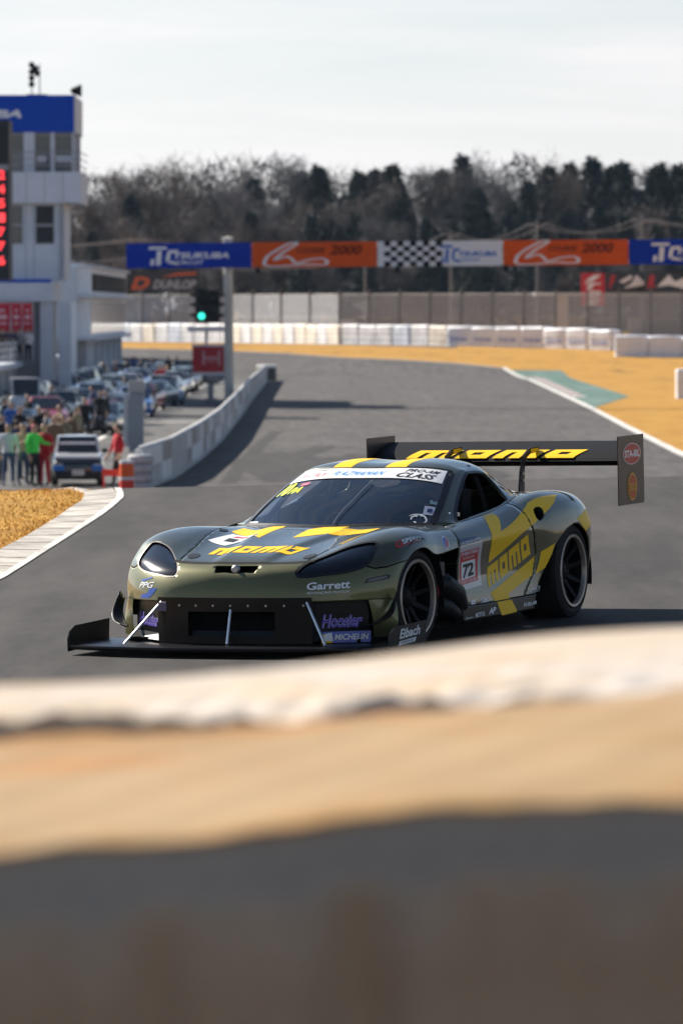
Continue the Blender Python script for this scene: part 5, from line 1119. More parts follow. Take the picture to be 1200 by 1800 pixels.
for s in (1, -1):
    # recessed brake-duct panel and its painted frame
    q = [(s * .535, lipY(.535) + .035, .335), (s * .80, lipY(.80) + .045, .345), (s * .80, lipY(.80) + .045, .15), (s * .535, lipY(.535) + .035, .14)]
    dp = mesh('duct_panel', q, [(0, 1, 2, 3)], black_gloss, car, False)
    mb = MB()
    mb.add([(s * .53, lipY(.53) - .016, .345), (s * .53, lipY(.53) - .016, .12), q[3], q[0]], [(0, 1, 2, 3)])
    mb.add([q[3], q[2], (s * .82, lipY(.82) + .02, .10), (s * .53, lipY(.53) - .016, .10)], [(0, 1, 2, 3)])
    mb.add([q[0], q[1], (s * .81, lipY(.81) - .004, .350), (s * .535, lipY(.535) - .004, .346)], [(0, 1, 2, 3)])
    mb.build('duct_frame', black_satin, dp)
    tq = [(.560, .175), (.765, .175), (.775, .262), (.565, .262)] if s > 0 else [(-.775, .185), (-.565, .175), (-.555, .258), (-.765, .268)]
    yq = lambda x: np.interp(abs(x), [.535, .80], [lipY(.535) + .035, lipY(.80) + .045]) - .004
    for m_, bb, o_ in ((lilac_v, .05, .0), (purple_v, .012, .003)):
        flat_text('tyre_lettering', 'Hoosier', m_, dp, [(x, yq(x) - o_, z) for x, z in tq], bb, .15)
    # painted corner between duct and wheel arch
    def cor(a, b):
        vv = np.interp(a, [0, 1], [4.55, 7.0]); p = FRONT.ev(0, vv)[0]; z = p[2] - b * (p[2] - .11); y_ = p[1] + .05 * b * (1 - a) - .02 * b * a
        x_ = p[0] + .012 * math.sin(b * math.pi) + .01 * b; return (s * x_, y_, z)
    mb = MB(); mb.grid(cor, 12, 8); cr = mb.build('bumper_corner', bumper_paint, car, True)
    # canard: swept blade on the corner, its outer edge turned up
    cn_ = [(.80, -.69, .175), (.865, -.60, .205), (.915, -.52, .265), (.935, -.445, .345)]
    ou_ = [(.83, -.745, .165), (.925, -.65, .185), (.975, -.56, .240), (.960, -.47, .368)]
    def can(a, b):
        p = catmull(np.array(cn_), [a * 3])[0] * (1 - b) + catmull(np.array(ou_), [a * 3])[0] * b; p[2] += .025 * b * b; return (s * p[0], p[1], p[2])
    mb = MB(); mb.grid(can, 14, 4); o = mb.build('canard', black_gloss, car, True); so = o.modifiers.new('t', 'SOLIDIFY'); so.thickness = .006
    # splitter stay
    mb = MB(); mb.tube([(s * .50, -.835, .345), (s * .69, -1.0, .088)], .0085, 8); mb.build('splitter_stay', alu, car, True)
    # splitter end plate
    mb = MB(); ep = [(-.965, .035), (-.36, .045), (-.345, .205), (-.60, .200), (-.86, .195), (-.935, .165), (-.965, .12)]
    mb.prism(ep, 0, s * 1.095, s * 1.103); epo = mb.build('splitter_end_plate', black_gloss if s > 0 else black_satin, car)
    if s > 0:
        flat_text('sponsor_lettering', 'Eibach', white_v, epo, [(1.106, -.80, .115), (1.106, -.46, .125), (1.106, -.45, .185), (1.106, -.79, .175)], .03, .2)
        mesh('sponsor_bar', [(1.106, -.82, .075), (1.106, -.54, .085), (1.106, -.52, .112), (1.106, -.80, .102)], [(0, 1, 2, 3)], white_v, epo, False)
        flat_text('sponsor_lettering', 'SPRINGS', black_v, epo, [(1.1075, -.78, .084), (1.1075, -.58, .090), (1.1075, -.57, .104), (1.1075, -.77, .098)])
mb = MB(); mb.tube([(.0, -.885, .30), (.0, -.955, .088)], .0085, 8); mb.build('splitter_stay', alu, car, True)
yf = lambda x: -1.165 + .205 * (abs(x) / 1.095) ** 2.2
mb = MB(); xs = np.linspace(-1.094, 1.094, 49); prof = []
ringp = lambda x: [(x, -.42, .082), (x, yf(x) + .03, .082), (x, yf(x) + .004, .076), (x, yf(x), .064), (x, yf(x) + .006, .050), (x, yf(x) + .04, .044), (x, -.42, .044)]
v = [p for x in xs for p in ringp(x)]
mb.add(v, [(i * 7 + k, i * 7 + k + 1, (i + 1) * 7 + k + 1, (i + 1) * 7 + k) for i in range(48) for k in range(6)] + [tuple(range(7)), tuple(48 * 7 + k for k in range(7))[::-1]])
mb.build('splitter', black_gloss, car, True, angle=50)
mi = mesh('sponsor_plate', [(.585, -.80, .088), (.855, -.66, .088), (.855, -.655, .158), (.585, -.795, .158)], [(0, 1, 2, 3)], blue_v, car, False)
flat_text('sponsor_lettering', 'MICHELIN', white_v, mi, [(.655, -.768, .105), (.845, -.669, .105), (.845, -.669, .142), (.655, -.768, .142)], .025, .2)
mesh('emblem_patch', [(.580, -.806, .088), (.640, -.775, .088), (.635, -.778, .150), (.585, -.803, .140)], [(0, 1, 2, 3)], yellow, mi, False)
mesh('emblem_patch', [(.592, -.803, .100), (.648, -.775, .100), (.640, -.779, .152), (.600, -.800, .145)], [(0, 1, 2, 3)], white_v, mi, False)
mb = MB(); mb.box(-.515, -.455, -.86, -.80, .285, .345); mb.build('tow_strap', mat('tow_strap_lilac', (.22, .17, .22), rough=.7), car, bevel=.008)

# --- behind the front wheel: open cavity, pipes, wastegate
for s in (1, -1):
    mb = MB(); mb.box(min(s * .55, s * .60), max(s * .55, s * .60), -.45, .72, .10, .58); mb.build('inner_arch', black_matt, car)
    mb = MB(); mb.lathe([(.50, .40), (.93, .40)], 28, 'x', (0, 0, .30), R(-10), R(190)); o = mb.build('arch_liner', black_matt, car, True)
    if s < 0: o.scale = (-1, 1, 1)
    mb = MB(); mb.lathe([(.55, .41), (.95, .41)], 28, 'x', (0, 2.66, .28), R(-10), R(190)); mb.box(.50, .55, 2.0, 3.2, .1, .75); o = mb.build('arch_liner', black_matt, car, True)
    if s < 0: o.scale = (-1, 1, 1)
pipe = mat('dark_pipe', (.02, .02, .02), rough=.5, metal=.3)
mb = MB(); mb.tube([(.62, .50, .36), (.78, .48, .38), (.87, .55, .37), (.90, .66, .30), (.89, .74, .22)], [.06, .07, .075, .075, .07], 14); mb.tube([(.65, .40, .26), (.82, .44, .26), (.88, .55, .22), (.88, .70, .16)], .06, 12)
mb.build('exhaust_pipe', pipe, car, True)
mb = MB(); mb.lathe([(-.035, 0), (-.035, .045), (.0, .052), (.03, .045), (.034, .0)], 18, 'x', (.865, .42, .335)); wg = mb.build('wastegate', copper, car, True)
mb = MB(); mb.lathe([(-.006, 0), (-.006, .012), (.004, .012), (.006, 0)], 10, 'x', (.905, .42, .335)); mb.build('wastegate_cap', steel, wg, True)
mb = MB(); mb.box(.80, .90, .40, .50, .42, .52); mb.build('heat_shield', black_satin, car, bevel=.01)

# --- wheels
def wheel(name, c, r, w_, side, steer=0.):
    root = mesh(name, [], [], None, car)
    bpy.data.objects.remove(root)
    mb = MB(); rr = .246
    mb.lathe([(-.02, rr - .012), (.0, rr + .012), (.008, rr + .03), (.004, r - .03), (-.008, r - .010), (-.035, r), (-w_ + .035, r), (-w_ + .01, r - .012), (-w_, r - .05), (-w_, rr)], 56, 'x')
    ty = mb.build(name, rubber, car, True, angle=30)
    ty.location = c; ty.rotation_euler = (0, 0, steer if side > 0 else math.pi + steer)
    mb = MB(); mb.lathe([(-.012, rr - .002), (.006, rr + .004), (.012, rr - .002), (.010, rr - .016), (-.004, rr - .020), (-.02, rr - .022)], 56, 'x'); mb.build('rim_lip', rim_lip, ty, True)
    mb = MB(); mb.lathe([(-.02, rr - .022), (-.07, rr - .035), (-w_ + .03, rr - .03)], 48, 'x'); mb.lathe([(-.16, rr - .03), (-.16, .05)], 40, 'x'); mb.build('rim_barrel', rim_black, ty, True)
    for k in range(10):
        a = 2 * math.pi * k / 10 + .2; ca, sa = math.cos(a), math.sin(a); tw = .20
        pr = [(-.03, rr - .03, .016), (-.055, .16, .015), (-.085, .07, .018)]
        V = []
        for h, rad, hw in pr:
            for dx, dw in ((.012, -hw), (.012, hw), (-.02, hw), (-.02, -hw)):
                V.append((h + dx, ca * rad - sa * dw, sa * rad + ca * dw))
        mbs = MB(); mbs.add(V, [(i * 4 + k2, i * 4 + (k2 + 1) % 4, (i + 1) * 4 + (k2 + 1) % 4, (i + 1) * 4 + k2) for i in range(2) for k2 in range(4)] + [(0, 1, 2, 3), (8, 11, 10, 9)])
        mbs.build('spoke', rim_black, ty, True, angle=30)
    mb = MB(); mb.lathe([(-.12, .075), (-.075, .07), (-.06, .045), (-.055, .03), (-.05, 0)], 24, 'x'); mb.build('wheel_hub', rim_black, ty, True)
    mb = MB(); mb.lathe([(-.11, .175), (-.095, .175), (-.095, .08)], 32, 'x'); mb.build('brake_disc', mat('brake_iron', (.12, .11, .10), rough=.4, metal=.9), ty, True)
    return ty
wheel('front_wheel', (.905, 0, .318), .318, .30, 1, -.08); wheel('front_wheel', (-.905, 0, .318), .318, .30, -1, -.08)
wheel('rear_wheel', (.955, 2.685, .324), .324, .34, 1); wheel('rear_wheel', (-.955, 2.685, .324), .324, .34, -1)

# --- rear wing
ts = np.linspace(0, 1, 14)
ts = ts ** 1.6
up_ = [(3.680 + .42 * t, 1.030 + .120 * t ** .60) for t in ts]
lo_ = [(3.680 + .42 * t, 1.030 + .116 * t ** .95 - .060 * math.sin(math.pi * t ** .5) - .002) for t in ts[::-1]]
mb = MB(); mb.prism(up_ + lo_[:-1] + [(3.668, 1.026)], 0, -.936, .936); wing = mb.build('rear_wing', mat('wing_black', (.004, .004, .005), rough=.6, spec=.10), car, True, angle=60)
wy = lambda t: 3.680 + .42 * t; wz = lambda t: 1.030 + .120 * t ** .60 + .004
sh, sf, _ = block_letters2d(.05); bmw = fill_bm(sh * [1.32, .34], sf, (.3, .02)); bmw.verts.ensure_lookup_table()
for p in bmw.verts: a, b = p.co.x, p.co.y; p.co = (-.66 + a, wy(.03 + b) - .004, wz(.03 + b))
bmobj('yellow_lettering', bmw, yellow, wing)
for s in (1, -1):
    mb = MB(); mb.prism([(3.655, .712), (4.165, .712), (4.175, .74), (4.175, 1.195), (3.66, 1.195), (3.655, 1.18)], 0, s * .938, s * .945)
    ep = mb.build('wing_end_plate', wing_grey, car)
    if s > 0:
        cy, X = 3.925, .9475
        th = np.linspace(0, 2 * math.pi, 28, endpoint=False)
        mesh('round_sticker', [(X, cy + .185 * math.cos(t), 1.065 + .075 * math.sin(t)) for t in th], [tuple(range(28))], white_v, ep, False)
        mesh('round_sticker', [(X + .0015, cy + .172 * math.cos(t), 1.065 + .070 * math.sin(t)) for t in th], [tuple(range(28))], mat('coral_vinyl', (.62, .07, .04), rough=.4), ep, False)
        flat_text('sponsor_lettering', 'STA-BIL', white_v, ep, [(X + .003, cy - .155, 1.040), (X + .003, cy + .155, 1.040), (X + .003, cy + .155, 1.092), (X + .003, cy - .155, 1.092)], .04)
        for m_, k_, o_ in ((mat('amber_vinyl', (.70, .38, .03), rough=.4), 1., 0.), (mat('orange_vinyl', (.60, .10, .02), rough=.4), .86, .0015)):
            mesh('oval_sticker', [(X + o_, cy + k_ * .100 * math.cos(t), .835 + k_ * .098 * math.sin(t)) for t in th], [tuple(range(28))], m_, ep, False)
        flat_text('sponsor_lettering', '303', mat('amber_vinyl'), ep, [(X + .003, cy - .078, .805), (X + .003, cy + .078, .805), (X + .003, cy + .078, .862), (X + .003, cy - .078, .862)], .03)
    mb = MB(); mb.prism([(3.42, .80), (3.52, .80), (3.535, .98), (3.575, 1.055), (3.65, 1.08), (3.82, 1.09), (3.82, 1.115), (3.80, 1.125), (3.64, 1.122), (3.52, 1.075), (3.455, .96)], 0, s * .29 - .006, s * .29 + .006)
    br = mb.build('swan_neck_bracket', black_satin, car)
    mesh('bracket_patch', [(s * .29 + .008, 3.65, 1.084), (s * .29 + .008, 3.80, 1.092), (s * .29 + .008, 3.80, 1.116), (s * .29 + .008, 3.65, 1.114)], [(0, 1, 2, 3)], yellow, br, False)
    for z in (.90, .95): 
        mb = MB(); mb.tube([(s * .29 - .014, 3.49, z), (s * .29 + .014, 3.49, z)], .012, 8); mb.build('bracket_bolt', steel, br)
# ------------------------------------------------------------------ cars waiting in the pit lane
glass_d = mat('car_glass_dark', (.015, .018, .022), rough=.06, spec=.8, coat=.5); tyre_m = mat('road_tyre', (.018, .018, .018), rough=.8); hub_m = mat('alloy_wheel', (.30, .30, .32), rough=.35, metal=.8); hub_k = mat('dark_wheel', (.03, .03, .03), rough=.4)
trim_k = mat('black_trim', (.012, .012, .013), rough=.5); lamp_w = mat('car_lamp', (.55, .57, .60), rough=.1, coat=1.); plate_m = mat('number_plate', (.55, .55, .52), rough=.5)
SPEC = {  # length, width, cabin base z, roof z, stations (y, z0, zbelt, w), cabin (y windscreen base, roof front, roof rear, rear base)
 'hatch': dict(st=[(-1.70, .28, .58, .58), (-1.62, .20, .70, .68), (-1.30, .18, .80, .72), (-.75, .18, .88, .73), (.2, .18, .90, .735), (1.2, .20, .92, .73), (1.55, .22, .90, .70), (1.68, .32, .80, .62)], cab=(-.80, -.25, 1.10, 1.60), roof=1.40, wr=.58, wx=(-1.12, 1.10), wrad=.27),
 'coupe': dict(st=[(-2.15, .25, .52, .66), (-2.05, .16, .62, .80), (-1.6, .14, .72, .86), (-.75, .14, .82, .88), (.3, .14, .84, .88), (1.3, .16, .88, .885), (1.9, .20, .90, .84), (2.12, .34, .84, .74)], cab=(-.70, .10, .75, 1.60), roof=1.25, wr=.60, wx=(-1.28, 1.28), wrad=.32),
 'sedan': dict(st=[(-2.2, .25, .55, .66), (-2.1, .17, .68, .80), (-1.6, .15, .78, .85), (-.80, .15, .88, .86), (.3, .15, .90, .86), (1.3, .16, .93, .86), (2.0, .20, .95, .82), (2.2, .34, .86, .72)], cab=(-.75, -.05, .95, 1.55), roof=1.40, wr=.62, wx=(-1.33, 1.28), wrad=.31),
 'van': dict(st=[(-1.68, .26, .70, .66), (-1.62, .20, .92, .71), (-1.45, .18, 1.02, .73), (-.6, .18, 1.05, .735), (.4, .18, 1.05, .735), (1.2, .18, 1.05, .735), (1.6, .20, 1.05, .72), (1.68, .26, 1.0, .70)], cab=(-1.50, -1.0, 1.55, 1.66), roof=1.85, wr=.66, wx=(-1.15, 1.15), wrad=.27)}
def make_car(kind):
    S = SPEC[kind]; root = empty('parked_car'); st = np.array(S['st'])
    t = np.linspace(0, len(st) - 1, 36); Q = catmull(st, t); mb = MB(); ring = []
    for y, z0, zb, w_ in Q:
        half = [(0, z0), (w_ * .86, z0), (w_ * .97, z0 + .08), (w_, z0 + (zb - z0) * .45), (w_ * .985, zb - .10), (w_ * .92, zb - .025), (w_ * .55, zb + .012), (0, zb + .02)]
        ring.append([(x, y, z) for x, z in half] + [(-x, y, z) for x, z in half[-2:0:-1]])
    n = len(ring[0]); V = [p for r_ in ring for p in r_]
    mb.add(V, [(i * n + k, i * n + (k + 1) % n, (i + 1) * n + (k + 1) % n, (i + 1) * n + k) for i in range(len(ring) - 1) for k in range(n)] + [tuple(range(n)), tuple((len(ring) - 1) * n + k for k in range(n))[::-1]])
    body = mb.build('body', trim_k, root, True, angle=45)
    ya, yb2, yc, yd = S['cab']; zr = S['roof']; wr = S['wr']; zbelt = lambda y: float(np.interp(y, st[:, 0], st[:, 2])) - .02; wb = lambda y: float(np.interp(y, st[:, 0], st[:, 3])) * .93
    A = [(s_ * wb(ya) * .92, ya, zbelt(ya)) for s_ in (-1, 1)]; D = [(s_ * wb(yd) * .90, yd, zbelt(yd)) for s_ in (-1, 1)]; B = [(s_ * wr * .96, yb2, zr - .04) for s_ in (-1, 1)]; C2 = [(s_ * wr * .95, yc, zr - .03) for s_ in (-1, 1)]; T = (0, (yb2 + yc) / 2, zr)
    mb = MB(); mb.add([A[0], A[1], D[1], D[0], B[0], B[1], C2[1], C2[0], T], [(0, 1, 5, 4), (1, 2, 6, 5), (2, 3, 7, 6), (3, 0, 4, 7), (4, 5, 8), (5, 6, 8), (6, 7, 8), (7, 4, 8)]); cab = mb.build('cabin', trim_k, root, True, bevel=.03, angle=50)
    def pane(nm, a, b, c, d, k=.10):
        q = [np.array(p, float) for p in (a, b, c, d)]; m_ = sum(q) / 4; q = [p + (m_ - p) * k for p in q]; nn = np.cross(q[1] - q[0], q[3] - q[0]); nn /= np.linalg.norm(nn); ctr = np.array([0, (ya + yd) / 2, zr - .3])
        if np.dot(nn, m_ - ctr) < 0: nn = -nn
        return mesh(nm, [p + nn * .016 for p in q], [(0, 1, 2, 3)], glass_d, root, False)
    pane('windscreen', A[0], A[1], B[1], B[0], .09); pane('rear_window', D[0], D[1], C2[1], C2[0], .12)
    for s_ in (0, 1): pane('side_window', A[s_], D[s_], C2[s_], B[s_], .14)
    for y in S['wx']:
        for s_ in (-1, 1):
            w_ = float(np.interp(y, st[:, 0], st[:, 3])); mb = MB(); r_ = S['wrad']
            mb.lathe([(-.10, r_ * .62), (-.09, r_ * .94), (-.06, r_), (.06, r_), (.09, r_ * .94), (.10, r_ * .66)], 20, 'x', (s_ * (w_ - .08), y, r_)); wh = mb.build('wheel', tyre_m, root, True)
            mb = MB(); mb.lathe([(-.085, .0), (-.085, r_ * .64)], 16, 'x', (s_ * (w_ - .08), y, r_)); mb.lathe([(.085, .0), (.085, r_ * .64)], 16, 'x', (s_ * (w_ - .08), y, r_)); mb.build('rim', hub_m, wh, True)
    y0, z0, zb, w_ = st[1]; zl = z0 + (zb - z0) * .66
    for s_ in (-1, 1):
        mb = MB(); mb.box(min(s_ * w_ * .62, s_ * w_ * .99), max(s_ * w_ * .62, s_ * w_ * .99), y0 - .085, y0 + .22, zl - .05, zl + .09); mb.build('headlight', lamp_w, root, bevel=.02)
        mb = MB(); mb.box(min(s_ * wb(ya) * 1.0, s_ * (wb(ya) + .17)), max(s_ * wb(ya), s_ * (wb(ya) + .17)), ya + .22, ya + .32, zbelt(ya) + .05, zbelt(ya) + .17); mb.build('door_mirror', trim_k, root, bevel=.02)
    mb = MB(); mb.box(-w_ * .55, w_ * .55, y0 - .11, y0 - .02, z0 + .03, z0 + (zb - z0) * .42); mb.build('grille', trim_k, root, bevel=.01)
    mb = MB(); mb.box(-.17, .17, y0 - .13, y0 - .115, z0 + .10, z0 + .26); mb.build('number_plate', plate_m, root)
    return root
PC = {k: make_car(k) for k in SPEC}
kid_of = {k: list(v.children) for k, v in PC.items()}; kid2 = {c.name: list(c.children) for v in kid_of.values() for c in v}
used_proto = set()
def car_paint(n_, c): return mat('car_paint_' + n_, c, rough=.3, coat=1., coat_rough=.04, metal=.15)
COL = {'white': (.62, .63, .65), 'silver': (.26, .28, .31), 'black': (.015, .015, .018), 'blue': (.03, .10, .32), 'red': (.35, .02, .03), 'dark grey': (.07, .075, .085), 'pale blue': (.20, .30, .38), 'teal': (.05, .16, .20)}
def place_car(kind, X, Y, rz, cname, label, simple=False, group='cars waiting in the pit lane'):
    src = PC[kind]
    r_ = src.copy(); col.objects.link(r_); r_.location = (X, Y, float(zg(X, Y)) + .02); r_.rotation_euler = (0, 0, rz)
    for c in kid_of[kind]:
        if simple and c.name.split('.')[0] in ('number_plate', 'door_mirror', 'grille'): continue
        o = c.copy(); col.objects.link(o); o.parent = r_
        if c.name.split('.')[0] in ('body', 'cabin'): o.material_slots[0].link = 'OBJECT'; o.material_slots[0].material = car_paint(cname, COL[cname])
        if not simple:
            for g_ in kid2[c.name]: d = g_.copy(); col.objects.link(d); d.parent = o
    tag(r_, label, 'car', group); return r_
kei = place_car('hatch', -7.40, 159.5, .06, 'black', 'small white roofed hatchback with blue front corners at the head of the pit queue')
for c in list(kei.children):
    if c.name.startswith('cabin'): c.material_slots[0].material = car_paint('white', COL['white'])
mb = MB(); mb.prism([(-1.52, .765), (-.84, .875), (-.84, .915), (-1.50, .825)], 0, -.62, .62); mb.build('bonnet', car_paint('white', COL['white']), kei, bevel=.02)
for s_ in (-1, 1):
    mb = MB(); mb.box(min(s_ * .38, s_ * .70), max(s_ * .38, s_ * .70), -1.735, -1.6, .42, .58); mb.build('corner_patch', mat('corner_blue', (.02, .16, .50), rough=.4), kei, bevel=.02)
mb = MB(); mb.box(-.66, .66, -1.74, -1.62, .18, .40); mb.build('bumper', trim_k, kei, bevel=.03)
mb = MB(); mb.box(-.50, .50, -.66, -.60, 1.14, 1.20); mb.build('sun_strip', wht_p, kei)
random.seed(21)
names = list(COL); kinds = ['coupe', 'sedan', 'hatch', 'coupe']
seen = {}
def where(Y): return 'near the head of the queue' if Y < 235 else 'in the middle of the queue' if Y < 300 else 'far down the queue'
lanes = {-15.2: 'by the garage', -12.2: 'in the centre row', -9.6: 'in the lane side row'}
van = place_car('van', -14.35, 258, .1, 'white', 'boxy white minivan among the parked cars by the garage')
for X in (-15.2, -12.2, -9.6):
    for k in range(21):
        Y = 206 + 9.3 * k + {-15.2: 0, -12.2: 4.5, -9.6: 8.5}[X] + random.uniform(-1.5, 1.5)
        if X == -9.6 and (Y < 222 or Y > 380): continue
        if X == -12.2 and Y < 210: continue
        if X == -15.2 and 245 < Y < 268: continue
        cn = random.choices(names, [3, 4, 8, 2.5, 1.5, 6, 2, 1.5])[0]; kd = random.choice(kinds); lb = '%s %s parked %s, %s' % (cn, {'coupe': 'sports coupe', 'sedan': 'saloon car', 'hatch': 'small hatchback'}[kd], lanes[X], where(Y))
        place_car(kd, X + random.uniform(-.25, .25), Y, random.uniform(-.25, .22), cn, lb, Y > 300, 'cars in the pit lane: ' + lb)
for k in PC:
    for c in kid_of[k]:
        for g_ in kid2[c.name]: bpy.data.objects.remove(g_)
        bpy.data.objects.remove(c)
    bpy.data.objects.remove(PC[k])

# ------------------------------------------------------------------ people
def person_mesh(pose):
    J = {'pel': (0, 0, .93, .135), 'waist': (0, 0, 1.08, .125), 'chest': (0, -.01, 1.28, .155), 'neckb': (0, .0, 1.43, .085), 'neck': (0, -.01, 1.50, .055), 'head0': (0, -.02, 1.57, .085), 'head1': (0, -.02, 1.66, .10), 'head2': (0, -.01, 1.735, .07), 'nose': (0, -.125, 1.625, .018)}
    E = [('pel', 'waist'), ('waist', 'chest'), ('chest', 'neckb'), ('neckb', 'neck'), ('neck', 'head0'), ('head0', 'head1'), ('head1', 'head2'), ('head0', 'nose')]
    hands = []
    for s_, n_ in ((1, 'l'), (-1, 'r')):
        fwd = {'stand': (0, 0), 'talk': (.06, -.03), 'stride': (.16 * s_, .16 * s_), 'phone': (.02, .02)}[pose][0]
        J.update({'hip' + n_: (s_ * .10, 0, .88, .105), 'knee' + n_: (s_ * .12, -.02 - fwd * .6, .49, .07), 'ank' + n_: (s_ * .13, .02 - fwd, .09, .048), 'toe' + n_: (s_ * .15, -.16 - fwd, .035, .042)})
        E += [('pel', 'hip' + n_), ('hip' + n_, 'knee' + n_), ('knee' + n_, 'ank' + n_), ('ank' + n_, 'toe' + n_)]
        if pose == 'stand' or (pose == 'talk' and s_ < 0): el, wr_, hd = (s_ * .27, .02, 1.12), (s_ * .28, -.06, .88), (s_ * .275, -.09, .79)
        elif pose == 'talk': el, wr_, hd = (s_ * .36, -.02, 1.20), (s_ * .56, -.14, 1.16), (s_ * .64, -.18, 1.17)
        elif pose == 'phone': el, wr_, hd = (s_ * .28, -.03, 1.14), (s_ * .17, -.27, 1.18), (s_ * .09, -.32, 1.22)
        else: el, wr_, hd = (s_ * .27, .08 * s_, 1.13), (s_ * .26, .10 * s_ - .08, .90), (s_ * .255, .10 * s_ - .13, .83)
        J.update({'sh' + n_: (s_ * .19, 0, 1.39, .075), 'el' + n_: (*el, .052), 'wr' + n_: (*wr_, .037), 'hd' + n_: (*hd, .042)})
        E += [('chest', 'sh' + n_), ('sh' + n_, 'el' + n_), ('el' + n_, 'wr' + n_), ('wr' + n_, 'hd' + n_)]
        h = np.array(hd); d = h - np.array(wr_); d /= np.linalg.norm(d); hands.append(h)
        sd_ = np.cross(d, (0, 0, 1.)) if abs(d[2]) < .8 else np.array([0, 1., 0])
        for k in range(4):
            a = h + d * .03 + sd_ * (k - 1.5) * .019; b = a + d * (.055 + .008 * (k in (1, 2))); c = b + d * .03 + np.array([0, -.012, -.012])
            J['f%s%da' % (n_, k)] = (*b, .010); J['f%s%db' % (n_, k)] = (*c, .008); E += [('hd' + n_, 'f%s%da' % (n_, k)), ('f%s%da' % (n_, k), 'f%s%db' % (n_, k))]
        tp = h + sd_ * .05 + d * .02; J['t' + n_] = (*tp, .011); E.append(('hd' + n_, 't' + n_))
    keys = list(J); me = bpy.data.meshes.new('person'); me.from_pydata([J[k][:3] for k in keys], [(keys.index(a), keys.index(b)) for a, b in E], [])
    o = bpy.data.objects.new('person', me); col.objects.link(o); sk = o.modifiers.new('skin', 'SKIN'); sk.use_smooth_shade = True
    for i, k in enumerate(keys):
        sv = me.skin_vertices[0].data[i]; r_ = J[k][3]; sv.radius = (r_ * (1.25 if k in ('chest', 'waist', 'pel') else 1), r_ * (.85 if k in ('chest', 'waist', 'pel') else 1)); sv.use_root = (k == 'pel')
    ss_ = o.modifiers.new('sub', 'SUBSURF'); ss_.levels = 1; ss_.render_levels = 1
    dg = bpy.context.evaluated_depsgraph_get(); out = bpy.data.meshes.new_from_object(o.evaluated_get(dg)); bpy.data.objects.remove(o)
    for i in range(5): out.materials.append(None)
    for p in out.polygons:                            # 0 top, 1 trousers, 2 skin, 3 hair, 4 shoes
        c = np.array(p.center); z = c[2]; dh = min(np.linalg.norm(c - h_) for h_ in hands); mi = 0
        if dh < .13: mi = 2
        elif z > 1.60 and (c[1] > -.045 or z > 1.70): mi = 3
        elif z > 1.47 and abs(c[0]) < .13: mi = 2
        elif z < .10: mi = 4
        elif z < .95 and abs(c[0]) < .235: mi = 1
        p.material_index = mi; p.use_smooth = True
    return out
PM = {k: person_mesh(k) for k in ('stand', 'talk', 'phone', 'stride')}
skin = mat('skin', (.42, .26, .18), rough=.6); hair = mat('hair', (.015, .012, .010), rough=.6); cap_r = mat('cap_red', (.40, .02, .02)); shoe = mat('shoe', (.02, .02, .02), rough=.6)
def cloth(n_, c): return mat('cloth_' + n_, c, rough=.9, noise=.15, nscale=8)
CL = {'black': (.015, .015, .018), 'navy': (.02, .03, .08), 'brown': (.16, .10, .06), 'beige': (.42, .32, .22), 'white': (.60, .60, .62), 'red': (.42, .015, .025), 'green': (.06, .62, .08), 'grey': (.18, .18, .19), 'jeans': (.06, .09, .16), 'blue': (.03, .10, .35), 'khaki': (.20, .17, .11)}
def person(px, Y, z_off, rz, pose, top, trou, label, head=None, X=None, h=1.):
    X = (px - 600) * Y / 1e4 if X is None else X
    o = bpy.data.objects.new('person', PM[pose]); col.objects.link(o); o.location = (X, Y, float(zg(X, Y)) + .03 + z_off); o.rotation_euler = (0, 0, rz); o.scale = (h, h, h)
    for sl, m_ in zip(o.material_slots, (cloth(top, CL[top]), cloth(trou, CL[trou]), skin, head or hair, shoe)): sl.link = 'OBJECT'; sl.material = m_
    return tag(o, label, 'person', 'people in the pit lane')
person(60, 157.2, 0, .9, 'talk', 'green', 'black', 'person in a bright green vest pointing, beside the white roofed hatchback', cap_r)
person(79, 157.8, 0, -.6, 'stand', 'red', 'red', 'person in a long red outfit standing behind the green vest')
person(40, 158.2, 0, .5, 'phone', 'beige', 'jeans', 'person in a beige jacket and jeans left of the green vest')
person(15, 157.6, 0, .2, 'stand', 'white', 'jeans', 'person in a white striped top near the picture edge')
person(-8, 159, 0, .2, 'stand', 'navy', 'black', 'person in dark navy cut by the picture edge')
person(207, 157.4, 0, -1.3, 'stride', 'red', 'black', 'person in a red jacket walking by the end of the pit wall')
person(30, 163.5, 0, 2.8, 'stand', 'navy', 'black', 'person in navy standing behind the beige jacket')
person(97, 170, 0, .3, 'stand', 'brown', 'khaki', 'person in a brown jacket behind the white roofed hatchback', mat('cap_tan', (.35, .24, .14)))
person(112, 172, 0, -.5, 'phone', 'khaki', 'black', 'person in a khaki coat behind the white roofed hatchback, hands together')
person(124, 176, 0, 2.6, 'stand', 'brown', 'jeans', 'person in brown with jeans behind the white roofed hatchback')
person(82, 180, 0, 1.6, 'stand', 'grey', 'black', 'person in a grey coat behind the red outfit')
person(176, 222, 0, .4, 'stand', 'black', 'black', 'person dressed all in black between the parked cars')
person(187, 224, 0, -1.2, 'phone', 'black', 'grey', 'person in a black jacket and grey trousers between the parked cars')
person(20, 196, 0, .4, 'stand', 'blue', 'black', 'person in a blue jacket near the picture edge among the cars')
person(8, 205, 0, 1.4, 'stand', 'black', 'jeans', 'person in black and jeans near the picture edge among the cars')
